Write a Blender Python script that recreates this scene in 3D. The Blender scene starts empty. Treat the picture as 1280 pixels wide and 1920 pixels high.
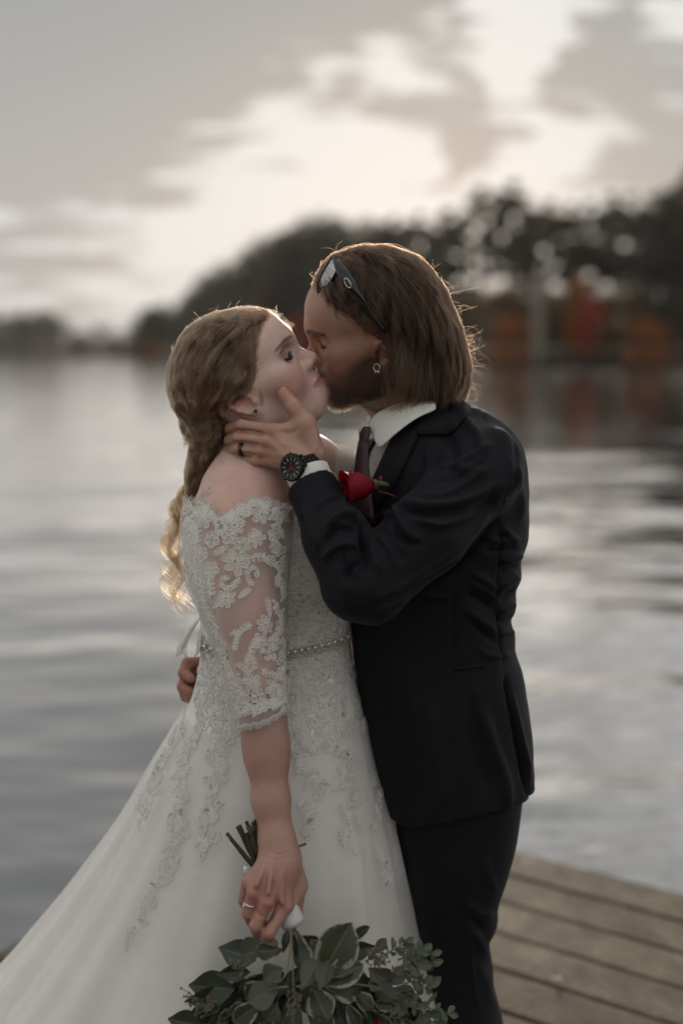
import bpy, math, random
import numpy as np
from mathutils import Vector, Matrix, noise as mnoise
from mathutils.bvhtree import BVHTree
rng = np.random.default_rng(7); random.seed(7)
SC = bpy.context.scene
COL = SC.collection
# ------------------------------------------------------------------ camera
F = 1920*40/36                                    # focal length in photograph pixels
CAM = np.array([0, -1.94, 1.52]); TH = math.atan(305/F)
FW = np.array([0, math.cos(TH), -math.sin(TH)]); UP = np.array([0, math.sin(TH), math.cos(TH)])
cd = bpy.data.cameras.new('camera'); cam = bpy.data.objects.new('camera', cd); COL.objects.link(cam)
cam.location = CAM; cam.rotation_euler = (math.pi/2-TH, 0, 0)
cd.sensor_fit = 'VERTICAL'; cd.sensor_height = 36; cd.lens = 40; cd.clip_start = .05; cd.clip_end = 4000
cd.dof.use_dof = True; cd.dof.focus_distance = 1.86; cd.dof.aperture_fstop = 1.15
SC.camera = cam
SC.view_settings.view_transform = 'Standard'; SC.view_settings.look = 'None'
SC.view_settings.gamma = 1; SC.view_settings.use_curve_mapping = False; SC.view_settings.exposure = .18
SC.render.engine = 'CYCLES'
SC.cycles.use_denoising = True; SC.cycles.max_bounces = 8; SC.cycles.transparent_max_bounces = 24
SC.cycles.diffuse_bounces = 3; SC.cycles.glossy_bounces = 3; SC.cycles.transmission_bounces = 6
SC.cycles.sample_clamp_indirect = 4; SC.cycles.caustics_reflective = False; SC.cycles.caustics_refractive = False
try:
    SC.cycles_curves.shape = 'RIBBONS'
except Exception: pass

def ray(px, py): return FW+np.array([(px-640)/F, 0, 0])+UP*((960-py)/F)
def P(px, py, y=0.):                              # the world point seen at a pixel, at depth y
    r = ray(px, py); return CAM+r*((y-CAM[1])/r[1])
def G(px, py, z=0.):                              # the same on a level plane
    r = ray(px, py); return CAM+r*((z-CAM[2])/r[2])
def proj(p):
    q = p-CAM; d = q@FW
    return 640+F*q[..., 0]/d, 960-F*(q@UP)/d, d

# ------------------------------------------------------------------ node helpers
class N:
    def __init__(s, tree): s.t = tree; s.n = tree.nodes; s.l = tree.links; s.n.clear()
    def add(s, typ, props=None, **ins):
        n = s.n.new(typ)
        for k, v in (props or {}).items(): setattr(n, k, v)
        for k, v in ins.items(): s.set(n, k, v)
        return n
    def set(s, n, k, v):
        k = int(k[1:]) if k[0] == '_' and k[1:].isdigit() else k.replace('_', ' ')
        i = n.inputs[k]
        if hasattr(v, 'is_output') or isinstance(v, bpy.types.NodeSocket): s.l.new(v, i)
        else: i.default_value = v
    def m(s, op, a, b=0., c=0., clamp=False):
        n = s.n.new('ShaderNodeMath'); n.operation = op; n.use_clamp = clamp
        for i, v in enumerate((a, b, c)): s.set(n, '_%d' % i, v)
        return n.outputs[0]
    def vm(s, op, a, b=(0, 0, 0)):
        n = s.n.new('ShaderNodeVectorMath'); n.operation = op
        s.set(n, '_0', a); s.set(n, '_1', b)
        return n.outputs['Value'] if op in ('DOT_PRODUCT', 'LENGTH') else n.outputs[0]
    def mix(s, f, a, b, mode='MIX'):
        n = s.n.new('ShaderNodeMix'); n.data_type = 'RGBA'; n.blend_type = mode
        s.set(n, '_0', f); s.set(n, '_6', a); s.set(n, '_7', b)
        return n.outputs[2]
    def noise(s, vec, scale, detail=4, rough=.5, dist=0.):
        n = s.n.new('ShaderNodeTexNoise')
        if vec is not None: s.l.new(vec, n.inputs['Vector'])
        s.set(n, 'Scale', scale); s.set(n, 'Detail', detail); s.set(n, 'Roughness', rough); s.set(n, 'Distortion', dist)
        return n.outputs['Fac']
    def ramp(s, f, pts):
        n = s.n.new('ShaderNodeValToRGB'); s.l.new(f, n.inputs[0])
        e = n.color_ramp.elements
        while len(e) < len(pts): e.new(.5)
        for i, (p, c) in enumerate(pts):
            e[i].position = p; e[i].color = (c, c, c, 1) if isinstance(c, (int, float)) else (*c, 1)
        return n.outputs[0]
    def sstep(s, v, a, b):
        n = s.n.new('ShaderNodeMapRange'); n.interpolation_type = 'SMOOTHSTEP'
        s.set(n, '_0', v); s.set(n, '_1', a); s.set(n, '_2', b); return n.outputs[0]
    def bump(s, h, strength=.3, dist=.002):
        n = s.n.new('ShaderNodeBump'); s.set(n, 'Strength', strength); s.set(n, 'Distance', dist); s.l.new(h, n.inputs['Height'])
        return n.outputs[0]
    def obj(s): return s.n.new('ShaderNodeTexCoord').outputs['Object']
    def attr(s, name): n = s.n.new('ShaderNodeAttribute'); n.attribute_name = name; return n.outputs['Color']

def material(name):
    m = bpy.data.materials.new(name); m.use_nodes = True
    n = N(m.node_tree); out = n.add('ShaderNodeOutputMaterial')
    return m, n, out
def principled(name, col, rough=.6, spec=.3, metal=0., var=.15, scale=40., bump=0., bscale=300., bdist=.001, sheen=0., sss=0., coat=0., attr=None, alpha=1., trans=0.):
    m, n, out = material(name)
    oc = n.obj()
    base = n.attr(attr) if attr else None
    v = n.noise(oc, scale, 5, .6)
    lo = tuple(c*(1-var) for c in col)+(1,); hi = tuple(min(1, c*(1+var)) for c in col)+(1,)
    if base is None: c = n.mix(v, lo, hi)
    else:
        k = n.mix(v, (1-var,)*3+(1,), (1+var,)*3+(1,)); c = n.mix(1., base, k, 'MULTIPLY')
    p = n.add('ShaderNodeBsdfPrincipled', Base_Color=c, Roughness=rough, Metallic=metal)
    p.inputs['Specular IOR Level'].default_value = spec
    if sheen: p.inputs['Sheen Weight'].default_value = sheen; p.inputs['Sheen Roughness'].default_value = .4
    if coat: p.inputs['Coat Weight'].default_value = coat
    if sss:
        p.inputs['Subsurface Weight'].default_value = sss; p.inputs['Subsurface Radius'].default_value = (.008, .003, .0015)
        p.inputs['Subsurface Scale'].default_value = 1.
    if bump: n.l.new(n.bump(n.noise(oc, bscale, 3, .6), bump, bdist), p.inputs['Normal'])
    sh = p.outputs[0]
    if trans:
        t = n.add('ShaderNodeBsdfTranslucent', Color=c); x = n.add('ShaderNodeMixShader', _0=trans)
        n.l.new(sh, x.inputs[1]); n.l.new(t.outputs[0], x.inputs[2]); sh = x.outputs[0]
    if alpha < 1:
        t = n.add('ShaderNodeBsdfTransparent'); x = n.add('ShaderNodeMixShader', _0=alpha)
        n.l.new(t.outputs[0], x.inputs[1]); n.l.new(sh, x.inputs[2]); sh = x.outputs[0]
    n.l.new(sh, out.inputs[0])
    return m

# ------------------------------------------------------------------ world and sun
SUN_EL, SUN_AZ = math.radians(9), math.atan(150/F)          # behind the couple, just above the trees
W = bpy.data.worlds.new('World'); SC.world = W; W.use_nodes = True
n = N(W.node_tree); wo = n.add('ShaderNodeOutputWorld')
sky = n.add('ShaderNodeTexSky', dict(sky_type='NISHITA', sun_disc=False, sun_elevation=SUN_EL, sun_rotation=SUN_AZ, air_density=1.2, dust_density=3.))
d = n.n.new('ShaderNodeTexCoord').outputs['Generated']
sep = n.add('ShaderNodeSeparateXYZ', _0=d)
zc = n.m('MAXIMUM', sep.outputs[2], 0.)
zz = n.m('ADD', zc, .16)
pl = n.add('ShaderNodeCombineXYZ', _0=n.m('DIVIDE', sep.outputs[0], zz), _1=n.m('DIVIDE', sep.outputs[1], zz)).outputs[0]
mp = n.add('ShaderNodeMapping', Vector=pl); mp.inputs['Rotation'].default_value = (0, 0, math.radians(-38)); mp.inputs['Scale'].default_value = (.75, 1.9, 1); mp.inputs['Location'].default_value = (.35, .2, 0)
c1 = n.noise(mp.outputs[0], 1.9, 8, .6, 1.1)
mp2 = n.add('ShaderNodeMapping', Vector=pl); mp2.inputs['Rotation'].default_value = (0, 0, math.radians(-30)); mp2.inputs['Scale'].default_value = (.5, 2.6, 1); mp2.inputs['Location'].default_value = (4.1, 1.3, 0)
c2 = n.noise(mp2.outputs[0], 3.2, 7, .55, .5)
def nrm(v): return v/np.linalg.norm(v)
nc = n.add('ShaderNodeTexNoise', Vector=pl, Scale=1.7, Detail=6., Roughness=.6).outputs['Color']
dw = n.vm('NORMALIZE', n.vm('ADD', d, n.vm('MULTIPLY', n.vm('SUBTRACT', nc, (.5, .5, .5)), (.24, .1, .16))))
def blob(px, py, r0, r1):                                       # 1 towards the direction of a cloud, 0 away from it, with a ragged edge
    return n.sstep(n.vm('DOT_PRODUCT', dw, tuple(nrm(ray(px, py)))), math.cos(r1/F), math.cos(r0/F))
cl = n.m('ADD', n.m('MULTIPLY', c1, .70), n.m('MULTIPLY', c2, .48)); cl = n.m('SUBTRACT', cl, .09)
for (px, py, r0, r1, w) in ((840, 190, 20, 130, .19), (900, 260, 10, 90, .14), (1100, 130, 30, 150, .17), (1000, 225, 0, 80, .10), (1240, 260, 40, 170, .13), (690, 70, 20, 150, .14), (560, 140, 10, 130, .08), (140, 60, 60, 400, .13), (430, 320, 10, 110, .10), (520, 310, 5, 70, .08), (150, 500, 40, 230, .05), (60, 330, 30, 260, .05), (-60, -380, 250, 700, .50), (350, -700, 150, 500, .30), (765, 360, 0, 60, .09), (850, 350, 0, 50, .09),
        (960, 40, 30, 160, -.18), (640, 290, 60, 330, -.17), (1050, 290, 20, 150, -.16), (960, 140, 10, 80, -.12), (300, 420, 60, 260, -.10), (1180, 60, 10, 60, -.10)):
    cl = n.m('ADD', cl, n.m('MULTIPLY', blob(px, py, r0, r1), w))
k = n.sstep(cl, .45, .575)
sund = n.vm('DOT_PRODUCT', d, tuple(nrm(ray(760, 330))))
glow = n.sstep(sund, .70, 1.)
opp = n.sstep(sund, -.35, .75)                                  # away from the sun the unseen clouds are raised to brighten the near side
far_ = n.mix(opp, (.78, .775, .77, 1), (.65, .64, .625, 1)); far_ = n.mix(1., far_, n.mix(n.sstep(sep.outputs[2], .40, .95), (1, 1, 1, 1), (1.35, 1.35, 1.35, 1)), 'MULTIPLY')
bright = n.mix(glow, far_, (.70, .697, .69, 1))
dark = n.mix(n.sstep(sep.outputs[2], .05, .40), (.405, .39, .385, 1), (.29, .305, .31, 1))
cc = n.mix(k, bright, dark)
STR = .10
cl10 = n.mix(1., cc, (1/STR,)*3+(1,), 'MULTIPLY')
skm = n.mix(.975, sky.outputs[0], cl10)
bg = n.add('ShaderNodeBackground', Color=skm, Strength=STR); n.l.new(bg.outputs[0], wo.inputs[0])
sl = bpy.data.lights.new('sun', 'SUN'); so = bpy.data.objects.new('sun', sl); COL.objects.link(so)
sl.energy = 1.9; sl.angle = math.radians(3.5); sl.color = (1, .87, .72)
sd = Vector((math.sin(SUN_AZ)*math.cos(SUN_EL), math.cos(SUN_AZ)*math.cos(SUN_EL), math.sin(SUN_EL)))
so.rotation_euler = sd.to_track_quat('Z', 'Y').to_euler()

# ------------------------------------------------------------------ mesh helpers
def mesh_np(name, V, Fc, mat=None, parent=None, smooth=True, col=None, origin=None):
    V = np.asarray(V, np.float32); 
    me = bpy.data.meshes.new(name)
    if origin is not None: V = V-np.asarray(origin, np.float32)
    if isinstance(Fc, np.ndarray):
        k = Fc.shape[1]; me.vertices.add(len(V)); me.vertices.foreach_set('co', V.ravel())
        me.loops.add(Fc.size); me.loops.foreach_set('vertex_index', Fc.astype(np.int32).ravel())
        me.polygons.add(len(Fc)); me.polygons.foreach_set('loop_start', np.arange(0, Fc.size, k, dtype=np.int32))
        me.update(calc_edges=True)
    else:
        me.from_pydata(V.tolist(), [], Fc); me.update()
    if smooth: me.polygons.foreach_set('use_smooth', np.ones(len(me.polygons), bool))
    me.validate()
    if col is not None:
        a = me.color_attributes.new('Pig', 'FLOAT_COLOR', 'POINT')
        a.data.foreach_set('color', np.concatenate([col, np.ones((len(col), 1))], 1).astype(np.float32).ravel())
    o = bpy.data.objects.new(name, me); COL.objects.link(o)
    if mat: me.materials.append(mat)
    if origin is not None: o.location = origin
    if parent: put_under(o, parent)
    return o
def wloc(o):
    l = Vector(o.location)
    while o.parent: o = o.parent; l = l+Vector(o.location)
    return l
def put_under(o, parent):                          # keeps the child where it stands (parents here are only ever moved, not turned)
    l = wloc(parent); o.parent = parent; o.location = Vector(o.location)-l
def tag(o, label=None, cat=None, group=None, kind=None):
    if label: o['label'] = label
    if cat: o['category'] = cat
    if group: o['group'] = group
    if kind: o['kind'] = kind
    return o
def thing(name, loc, label, cat, group=None):
    o = bpy.data.objects.new(name, None); COL.objects.link(o); o.location = loc; o.empty_display_size = .05
    return tag(o, label, cat, group)

class MB:                                          # gathers shapes into one mesh
    def __init__(s): s.V = []; s.F = []; s.nv = 0
    def raw(s, V, Fc):
        V = np.asarray(V, float).reshape(-1, 3); s.V.append(V); s.F += [tuple(i+s.nv for i in f) for f in Fc]; s.nv += len(V)
    def box(s, c, size, R=None, bev=0.):
        x, y, z = np.asarray(size)/2; b = min(bev, x, y, z)
        if b <= 0:
            V = np.array([(i*x, j*y, k*z) for i in (-1, 1) for j in (-1, 1) for k in (-1, 1)], float)
            Fc = [(0, 1, 3, 2), (4, 6, 7, 5), (0, 4, 5, 1), (2, 3, 7, 6), (0, 2, 6, 4), (1, 5, 7, 3)]
        else:
            V = []
            for zz in (-z, -z+b, z-b, z):
                q = b if abs(zz) == z else 0
                X, Y = x-q, y-q
                V += [(-X+b, -Y, zz), (X-b, -Y, zz), (X, -Y+b, zz), (X, Y-b, zz), (X-b, Y, zz), (-X+b, Y, zz), (-X, Y-b, zz), (-X, -Y+b, zz)]
            V = np.array(V, float); Fc = [tuple(range(7, -1, -1)), tuple(range(24, 32))]
            for r in range(3):
                for i in range(8): Fc.append((r*8+i, r*8+(i+1) % 8, r*8+8+(i+1) % 8, r*8+8+i))
        if R is not None: V = V@np.asarray(R).T
        s.raw(V+np.asarray(c), Fc)
    def tube(s, pts, rad, seg=8, cap=True, flat=None):
        pts = np.asarray(pts, float); k = len(pts); rad = np.broadcast_to(np.asarray(rad, float), (k,))
        T = np.gradient(pts, axis=0); T /= np.linalg.norm(T, axis=1)[:, None]+1e-12
        ref = np.array([0, 0, 1.]) if abs(T[0, 2]) < .9 else np.array([1., 0, 0])
        if flat is not None: ref = np.asarray(flat, float)
        A = np.cross(T, ref); A /= np.linalg.norm(A, axis=1)[:, None]+1e-12; B = np.cross(A, T)
        th = np.arange(seg)*2*math.pi/seg
        V = pts[:, None]+rad[:, None, None]*(np.cos(th)[None, :, None]*A[:, None]+np.sin(th)[None, :, None]*B[:, None])
        Fc = [(i*seg+j, i*seg+(j+1) % seg, (i+1)*seg+(j+1) % seg, (i+1)*seg+j) for i in range(k-1) for j in range(seg)]
        if cap and seg > 2: Fc += [tuple(range(seg-1, -1, -1)), tuple((k-1)*seg+j for j in range(seg))]
        s.raw(V.reshape(-1, 3), Fc)
    def lathe(s, prof, c, ax, seg=24):
        ax = nrm(np.asarray(ax, float)); ref = np.array([0, 0, 1.]) if abs(ax[2]) < .9 else np.array([1., 0, 0])
        A = nrm(np.cross(ax, ref)); B = np.cross(ax, A); th = np.arange(seg)*2*math.pi/seg
        V = [np.asarray(c)+ax*h+r*(math.cos(t)*A+math.sin(t)*B) for (r, h) in prof for t in th]
        k = len(prof)
        Fc = [(i*seg+j, i*seg+(j+1) % seg, (i+1)*seg+(j+1) % seg, (i+1)*seg+j) for i in range(k-1) for j in range(seg)]
        if prof[0][0] > 1e-6: Fc.append(tuple(range(seg-1, -1, -1)))
        if prof[-1][0] > 1e-6: Fc.append(tuple((k-1)*seg+j for j in range(seg)))
        s.raw(np.array(V), Fc)
    def ball(s, c, r, seg=10, rings=6, R=None):
        r = np.broadcast_to(np.asarray(r, float), (3,))
        V = [(0, 0, -1)]+[(math.cos(t)*math.sin(p), math.sin(t)*math.sin(p), -math.cos(p)) for p in np.arange(1, rings)*math.pi/rings for t in np.arange(seg)*2*math.pi/seg]+[(0, 0, 1)]
        V = np.array(V)*r
        if R is not None: V = V@np.asarray(R).T
        Fc = [(0, 1+(j+1) % seg, 1+j) for j in range(seg)]
        for i in range(rings-2):
            Fc += [(1+i*seg+j, 1+i*seg+(j+1) % seg, 1+(i+1)*seg+(j+1) % seg, 1+(i+1)*seg+j) for j in range(seg)]
        e = 1+(rings-2)*seg; Fc += [(e+j, e+(j+1) % seg, e+seg) for j in range(seg)]
        s.raw(V+np.asarray(c), Fc)
    def build(s, name, mat, parent=None, smooth=True, origin=None):
        return mesh_np(name, np.concatenate(s.V), s.F, mat, parent, smooth, origin=origin)

def resample(p, k):
    p = np.asarray(p, float); 
    if len(p) > 2:                                   # Catmull-Rom first
        q = np.concatenate([[2*p[0]-p[1]], p, [2*p[-1]-p[-2]]]); t = np.linspace(0, 1, 12, endpoint=False)[:, None]; out = []
        for i in range(1, len(q)-2):
            a, b, c, e = q[i-1:i+3]
            out.append(.5*((2*b)+(-a+c)*t+(2*a-5*b+4*c-e)*t*t+(-a+3*b-3*c+e)*t**3))
        p = np.concatenate(out+[p[-1:]])
    L = np.concatenate([[0], np.cumsum(np.linalg.norm(np.diff(p, axis=0), axis=1))]); u = np.linspace(0, L[-1], k)
    return np.stack([np.interp(u, L, p[:, i]) for i in range(p.shape[1])], 1)

# ------------------------------------------------------------------ water, banks, dock
ZW = -.45
def vnoise(x, y, s, seed):
    return np.array([mnoise.noise((a*s+seed*7.3, b*s*1.0+seed*3.1, seed)) for a, b in zip(x, y)])
th = np.radians(np.concatenate([np.linspace(-90, 62, 40, endpoint=False), np.linspace(62, 118, 150), np.linspace(118.5, 270, 40)]))
rr = np.concatenate([np.geomspace(1.2, 14, 190, endpoint=False), np.geomspace(14, 60, 130, endpoint=False), np.geomspace(60, 900, 24)])
R_, T_ = np.meshgrid(rr, th, indexing='ij')
wx = (R_*np.cos(T_)).ravel(); wy = (R_*np.sin(T_)).ravel()-1.94
dist = R_.ravel(); amp = np.clip(1-(dist-30)/40, 0, 1)
a = math.radians(12); rx = wx*math.cos(a)+wy*math.sin(a); ry = -wx*math.sin(a)+wy*math.cos(a)
wz = (vnoise(rx*.6, ry*1.15, .60, 1)*.046+vnoise(rx*.75, ry*1.35, 1.5, 2)*.0190*np.clip(1-dist/55, 0, 1)+vnoise(rx*.8, ry*1.4, 3.4, 3)*.0085*np.clip(1-dist/48, 0, 1))*amp
nt = len(th); idx = np.arange(len(rr)*nt).reshape(len(rr), nt)
q = np.stack([idx[:-1, :-1], idx[1:, :-1], idx[1:, 1:], idx[:-1, 1:]], -1).reshape(-1, 4)
m, n, out = material('lake water'); oc = n.obj()
mp = n.add('ShaderNodeMapping', Vector=oc); mp.inputs['Scale'].default_value = (.6, 1.35, 1); mp.inputs['Rotation'].default_value = (0, 0, -.15)
h = n.m('ADD', n.noise(mp.outputs[0], 1.1, 2, .5, .6), n.m('MULTIPLY', n.noise(mp.outputs[0], 4.5, 3, .5, .4), .22))
nb = n.bump(h, .26, .10)
fr = n.m('ADD', n.m('MULTIPLY', n.add('ShaderNodeFresnel', IOR=1.45, Normal=nb).outputs[0], 1.9), .25, clamp=True)
df = n.add('ShaderNodeBsdfDiffuse', Color=(.045, .043, .040, 1)); gl = n.add('ShaderNodeBsdfGlossy', Color=(.95, .95, .95, 1), Roughness=.07, Normal=nb)
x = n.add('ShaderNodeMixShader', _0=fr); n.l.new(df.outputs[0], x.inputs[1]); n.l.new(gl.outputs[0], x.inputs[2]); n.l.new(x.outputs[0], out.inputs[0])
tag(mesh_np('water', np.stack([wx, wy, wz+ZW], 1), q, m), 'calm grey lake with slow silvery ripples', kind='structure')

M_bank = principled('bank soil', (.06, .045, .03), .95, .1, var=.4, scale=.6, bump=.6, bscale=2., bdist=.3)
SHORE = np.array([(-1400, 345), (-600, 338), (0, 328), (180, 318), (330, 285), (430, 235), (520, 195), (620, 165), (760, 140), (900, 122), (1280, 116), (1700, 108), (2600, 100), (4200, 92)], float)
def shore_d(px): return np.interp(px, SHORE[:, 0], SHORE[:, 1])
def shore_pt(px, back=0., z=0.):
    dd = shore_d(px)+back; return np.array([(px-640)/F*dd, dd-1.94, z])
pxs = np.linspace(-1400, 4200, 150)
rows = [(0, ZW-.25), (1.5, ZW+.7), (10, ZW+2.0), (40, 2.6), (140, 5), (700, 5.)]
V = np.array([shore_pt(x, b, z+(.35*mnoise.noise((x*.02, b*.1, 1)) if b else 0)) for b, z in rows for x in pxs]); k = len(pxs)
idx = np.arange(len(rows)*k).reshape(len(rows), k)
tag(mesh_np('bank', V, np.stack([idx[:-1, :-1], idx[:-1, 1:], idx[1:, 1:], idx[1:, :-1]], -1).reshape(-1, 4), M_bank), 'dark wooded bank along the far shore of the lake', kind='structure')

# unseen shore behind the camera, where the dock starts, added to block light from below
gx = np.linspace(-60, 60, 40); rows = [(-3.9, ZW-.3), (-5.5, -.02), (-9, .25), (-30, .6), (-400, 1.)]
V = np.array([(x*(1+abs(y)/60), y-.6*math.sin(x*.3), z+.12*mnoise.noise((x*.3, y*.3, 2))) for y, z in rows for x in gx]); idx = np.arange(len(rows)*40).reshape(len(rows), 40)
tag(mesh_np('unseen_shore', V, np.stack([idx[:-1, :-1], idx[:-1, 1:], idx[1:, 1:], idx[1:, :-1]], -1).reshape(-1, 4)[:, ::-1], M_bank), 'unseen dark earth shore added behind the dock', kind='structure')

# dock: its far edge and its left edge meet at right angles, out of sight behind the dress
A_, B_ = G(960, 1592), G(1280, 1674); du = nrm(B_-A_); dn = np.array([-du[1], du[0], 0])
e0 = G(0, 1782); LEFT = (e0-A_)@du
pitch, gap = .1612, .0105
dock = bpy.data.objects.new('dock', None); COL.objects.link(dock); dock.location = A_+du*LEFT; tag(dock, 'weathered brown plank dock the couple stands on', kind='structure')
m, n, out = material('weathered planks'); oc = n.obj(); oi = n.n.new('ShaderNodeObjectInfo').outputs['Random']
off = n.vm('ADD', oc, n.add('ShaderNodeCombineXYZ', _0=n.m('MULTIPLY', oi, 31.)).outputs[0])
mp = n.add('ShaderNodeMapping', Vector=off); mp.inputs['Scale'].default_value = (1.2, 26, 26)
g1 = n.noise(mp.outputs[0], 1.6, 8, .65, .4); g2 = n.sstep(n.noise(off, 5, 7, .72, .3), .28, .74); g3 = n.noise(off, 45, 3, .6)
f = n.m('ADD', n.m('MULTIPLY', g1, .34), n.m('ADD', n.m('MULTIPLY', g2, .56), n.m('ADD', n.m('MULTIPLY', oi, .10), n.m('MULTIPLY', g3, .1))))
c = n.ramp(f, [(.22, (.028, .019, .011)), (.42, (.074, .055, .033)), (.60, (.118, .090, .056)), (.85, (.21, .17, .112))])
p = n.add('ShaderNodeBsdfPrincipled', Base_Color=c, Roughness=.75, Normal=n.bump(n.m('ADD', g1, n.m('MULTIPLY', g3, .5)), .5, .003)); n.l.new(p.outputs[0], out.inputs[0])
M_plank = m
M_beam = principled('dark beam', (.04, .032, .026), .9, .1, var=.3)
LEN = 5.2
ang = math.atan2(du[1], du[0]); Rz = np.array([[math.cos(ang), -math.sin(ang), 0], [math.sin(ang), math.cos(ang), 0], [0, 0, 1]])
pm = MB(); pm.box((0, 0, 0), (LEN, pitch-gap, .036), None, .005); pl0 = pm.build('plank', M_plank, None, smooth=False)
pr = random.Random(3)
for i in range(22):
    o = pl0 if i == 0 else pl0.copy()
    if i: COL.objects.link(o)
    c = A_+du*(LEFT+LEN/2+pr.uniform(-.006, .006))-dn*(pitch*(i+.5)); c[2] = -.018+pr.uniform(-.0012, .0012)
    o.location = c; o.rotation_euler = (pr.uniform(-.004, .004), 0, ang+pr.uniform(-.0008, .0008)); put_under(o, dock)
for s_ in (.12, 1.5, 2.9, 4.3, LEN-.1):
    b = MB(); c = A_+du*(LEFT+s_)-dn*(pitch*11); b.box((0, 0, 0), (.09, pitch*22-.03, .19), Rz); o = b.build('joist', M_beam, None, False); o.location = (c[0], c[1], -.14); put_under(o, dock)
b = MB(); c = A_+du*(LEFT+LEN/2)-dn*.04; b.box((0, 0, 0), (LEN-.04, .04, .19), Rz); o = b.build('fascia', M_beam, None, False); o.location = (c[0], c[1], -.142); put_under(o, dock)
for s_ in (.3, 2.2, 4.6):
    for t_ in (.4, 3.0):
        b = MB(); b.tube([(0, 0, -1.0), (0, 0, -.05)], .09, 12); c = A_+du*(LEFT+s_)-dn*t_; o = b.build('pile', M_beam, None); o.location = (c[0], c[1], -.2); put_under(o, dock)
# bits fallen on the planks
M_petal = principled('white petal', (.75, .73, .7), .7, trans=.3)
for (x, y, lab) in ((966, 1597, 'small pale petal at the far edge of the dock'), (1042, 1838, 'white crumpled petal lying across a plank gap')):
    b = MB(); c = G(x, y, .004)
    for k_ in range(3):
        t = k_*2.1; b.raw([c+np.array(v) for v in ((0, 0, 0), (.011*math.cos(t), .011*math.sin(t), .004), (.013*math.cos(t+.6), .013*math.sin(t+.6), .010), (.008*math.cos(t+1.2), .008*math.sin(t+1.2), .003))], [(0, 1, 2, 3)])
    tag(b.build('petal', M_petal, origin=c), lab, 'petal', 'petals on the dock')

# ------------------------------------------------------------------ trees on the far shore
M_bark = principled('bark', (.07, .052, .04), .95, .1, var=.35, scale=3.)
M_palebark = principled('pale bark', (.23, .20, .165), .9, .1, var=.3, scale=2.)
def leafmat(name, c): return principled(name, c, .7, .15, var=.45, scale=.35, trans=.5)
LEAF = dict(green=leafmat('dark green foliage', (.095, .090, .066)), olive=leafmat('olive foliage', (.12, .10, .064)), rust=leafmat('rust foliage', (.42, .15, .035)), red=leafmat('red foliage', (.50, .085, .04)), gold=leafmat('ochre foliage', (.19, .125, .05)))
def tree_proto(kind, leaf, seed):
    """a tree 10 m tall at the origin: trunk with limbs, crown of leaf clumps"""
    r = np.random.default_rng(seed); b = MB(); cl = []
    lean = r.uniform(-.5, .5, 2)
    tp = lambda z: np.array([lean[0]*(z/10)**1.5+.15*math.sin(z*.8+seed), lean[1]*(z/10), z])
    b.tube([tp(z) for z in np.linspace(-.6, 9.3, 9)], np.linspace(.20, .03, 9), 6)
    if kind == 'open':       nb, z0, spread, csz, dens = 15, 4.2, 2.2, .56, 190
    elif kind == 'bushy':    nb, z0, spread, csz, dens = 26, 1.6, 2.7, 1.15, 80
    elif kind == 'pine':     nb, z0, spread, csz, dens = 22, 3.0, 1.9, .62, 46
    else:                    nb, z0, spread, csz, dens = 24, .3, 3.8, 1.5, 70     # shrub
    for i in range(nb):
        t = (i+r.uniform(.1, .9))/nb; z = z0+(9.4-z0)*t
        prof = (1-t)**.55*.9+.25 if kind == 'pine' else math.sin(math.pi*(.16+.78*t))**.7
        az = i*2.4+r.uniform(-.5, .5); L = spread*prof*r.uniform(.55, 1.1)
        a = tp(z*.94); e = a+np.array([math.cos(az)*L, math.sin(az)*L, L*r.uniform(.0, .45)])
        b.tube([a, (a+e)/2+[0, 0, .12], e], [.06, .04, .015], 5, cap=False)
        for f_ in (.55, 1.) if L > 1 else (1.,):
            cl.append((a+(e-a)*f_, csz*r.uniform(.6, 1.15)))
    cl.append((tp(9.5), csz*.7))
    V = []
    for c, s_ in cl:
        k = int(dens*s_); 
        x = r.normal(size=(k, 3)); x /= np.linalg.norm(x, axis=1)[:, None]; x *= (r.uniform(.25, 1, (k, 1))**.5)*s_*np.array([1, 1, .72])
        u = r.normal(size=(k, 3)); u /= np.linalg.norm(u, axis=1)[:, None]; w = np.cross(u, r.normal(size=(k, 3))); w /= np.linalg.norm(w, axis=1)[:, None]
        sz = r.uniform(.10, .22, (k, 1)); pc = c+x
        V.append(np.stack([pc-u*sz, pc+w*sz*.55, pc+u*sz, pc-w*sz*.55], 1))
    V = np.concatenate(V); Q = np.arange(len(V)*4).reshape(-1, 4)
    tr = b.build('trunk', M_bark); cr = mesh_np('crown', V.reshape(-1, 3), Q, LEAF[leaf], smooth=False)
    tm, cm = tr.data, cr.data; bpy.data.objects.remove(tr); bpy.data.objects.remove(cr)
    return tm, cm
PROTO = {}
for kind in ('open', 'bushy', 'pine', 'shrub'):
    for leaf in ('green', 'olive', 'rust', 'red', 'gold'):
        if leaf in ('rust', 'red', 'gold') and kind in ('pine', 'open'): continue
        PROTO[kind, leaf] = [tree_proto(kind, leaf, 11*len(PROTO)+j) for j in range(2 if leaf in ('green', 'olive') else 1)]
tr_ = random.Random(5); NT = [0]
def plant_tree(px, top, back, kind, leaf, label, group, name='tree', wide=1., base=None):
    p = shore_pt(px, back); p[2] = ZW+.5+min(back, 10)*.15 if base is None else base
    h = CAM[2]+(655-top)/F*(p[1]-CAM[1])-p[2]
    tm, cm = tr_.choice(PROTO[kind, leaf]); s_ = h/10
    t = thing(name, p, label, 'shrub' if kind == 'shrub' else 'tree', group); t.rotation_euler = (0, 0, tr_.uniform(0, 6.28)); t.scale = (s_*wide, s_*wide, s_)
    for nm, me in (('trunk', tm), ('crown', cm)):
        o = bpy.data.objects.new(nm, me); COL.objects.link(o); o.parent = t
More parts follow.
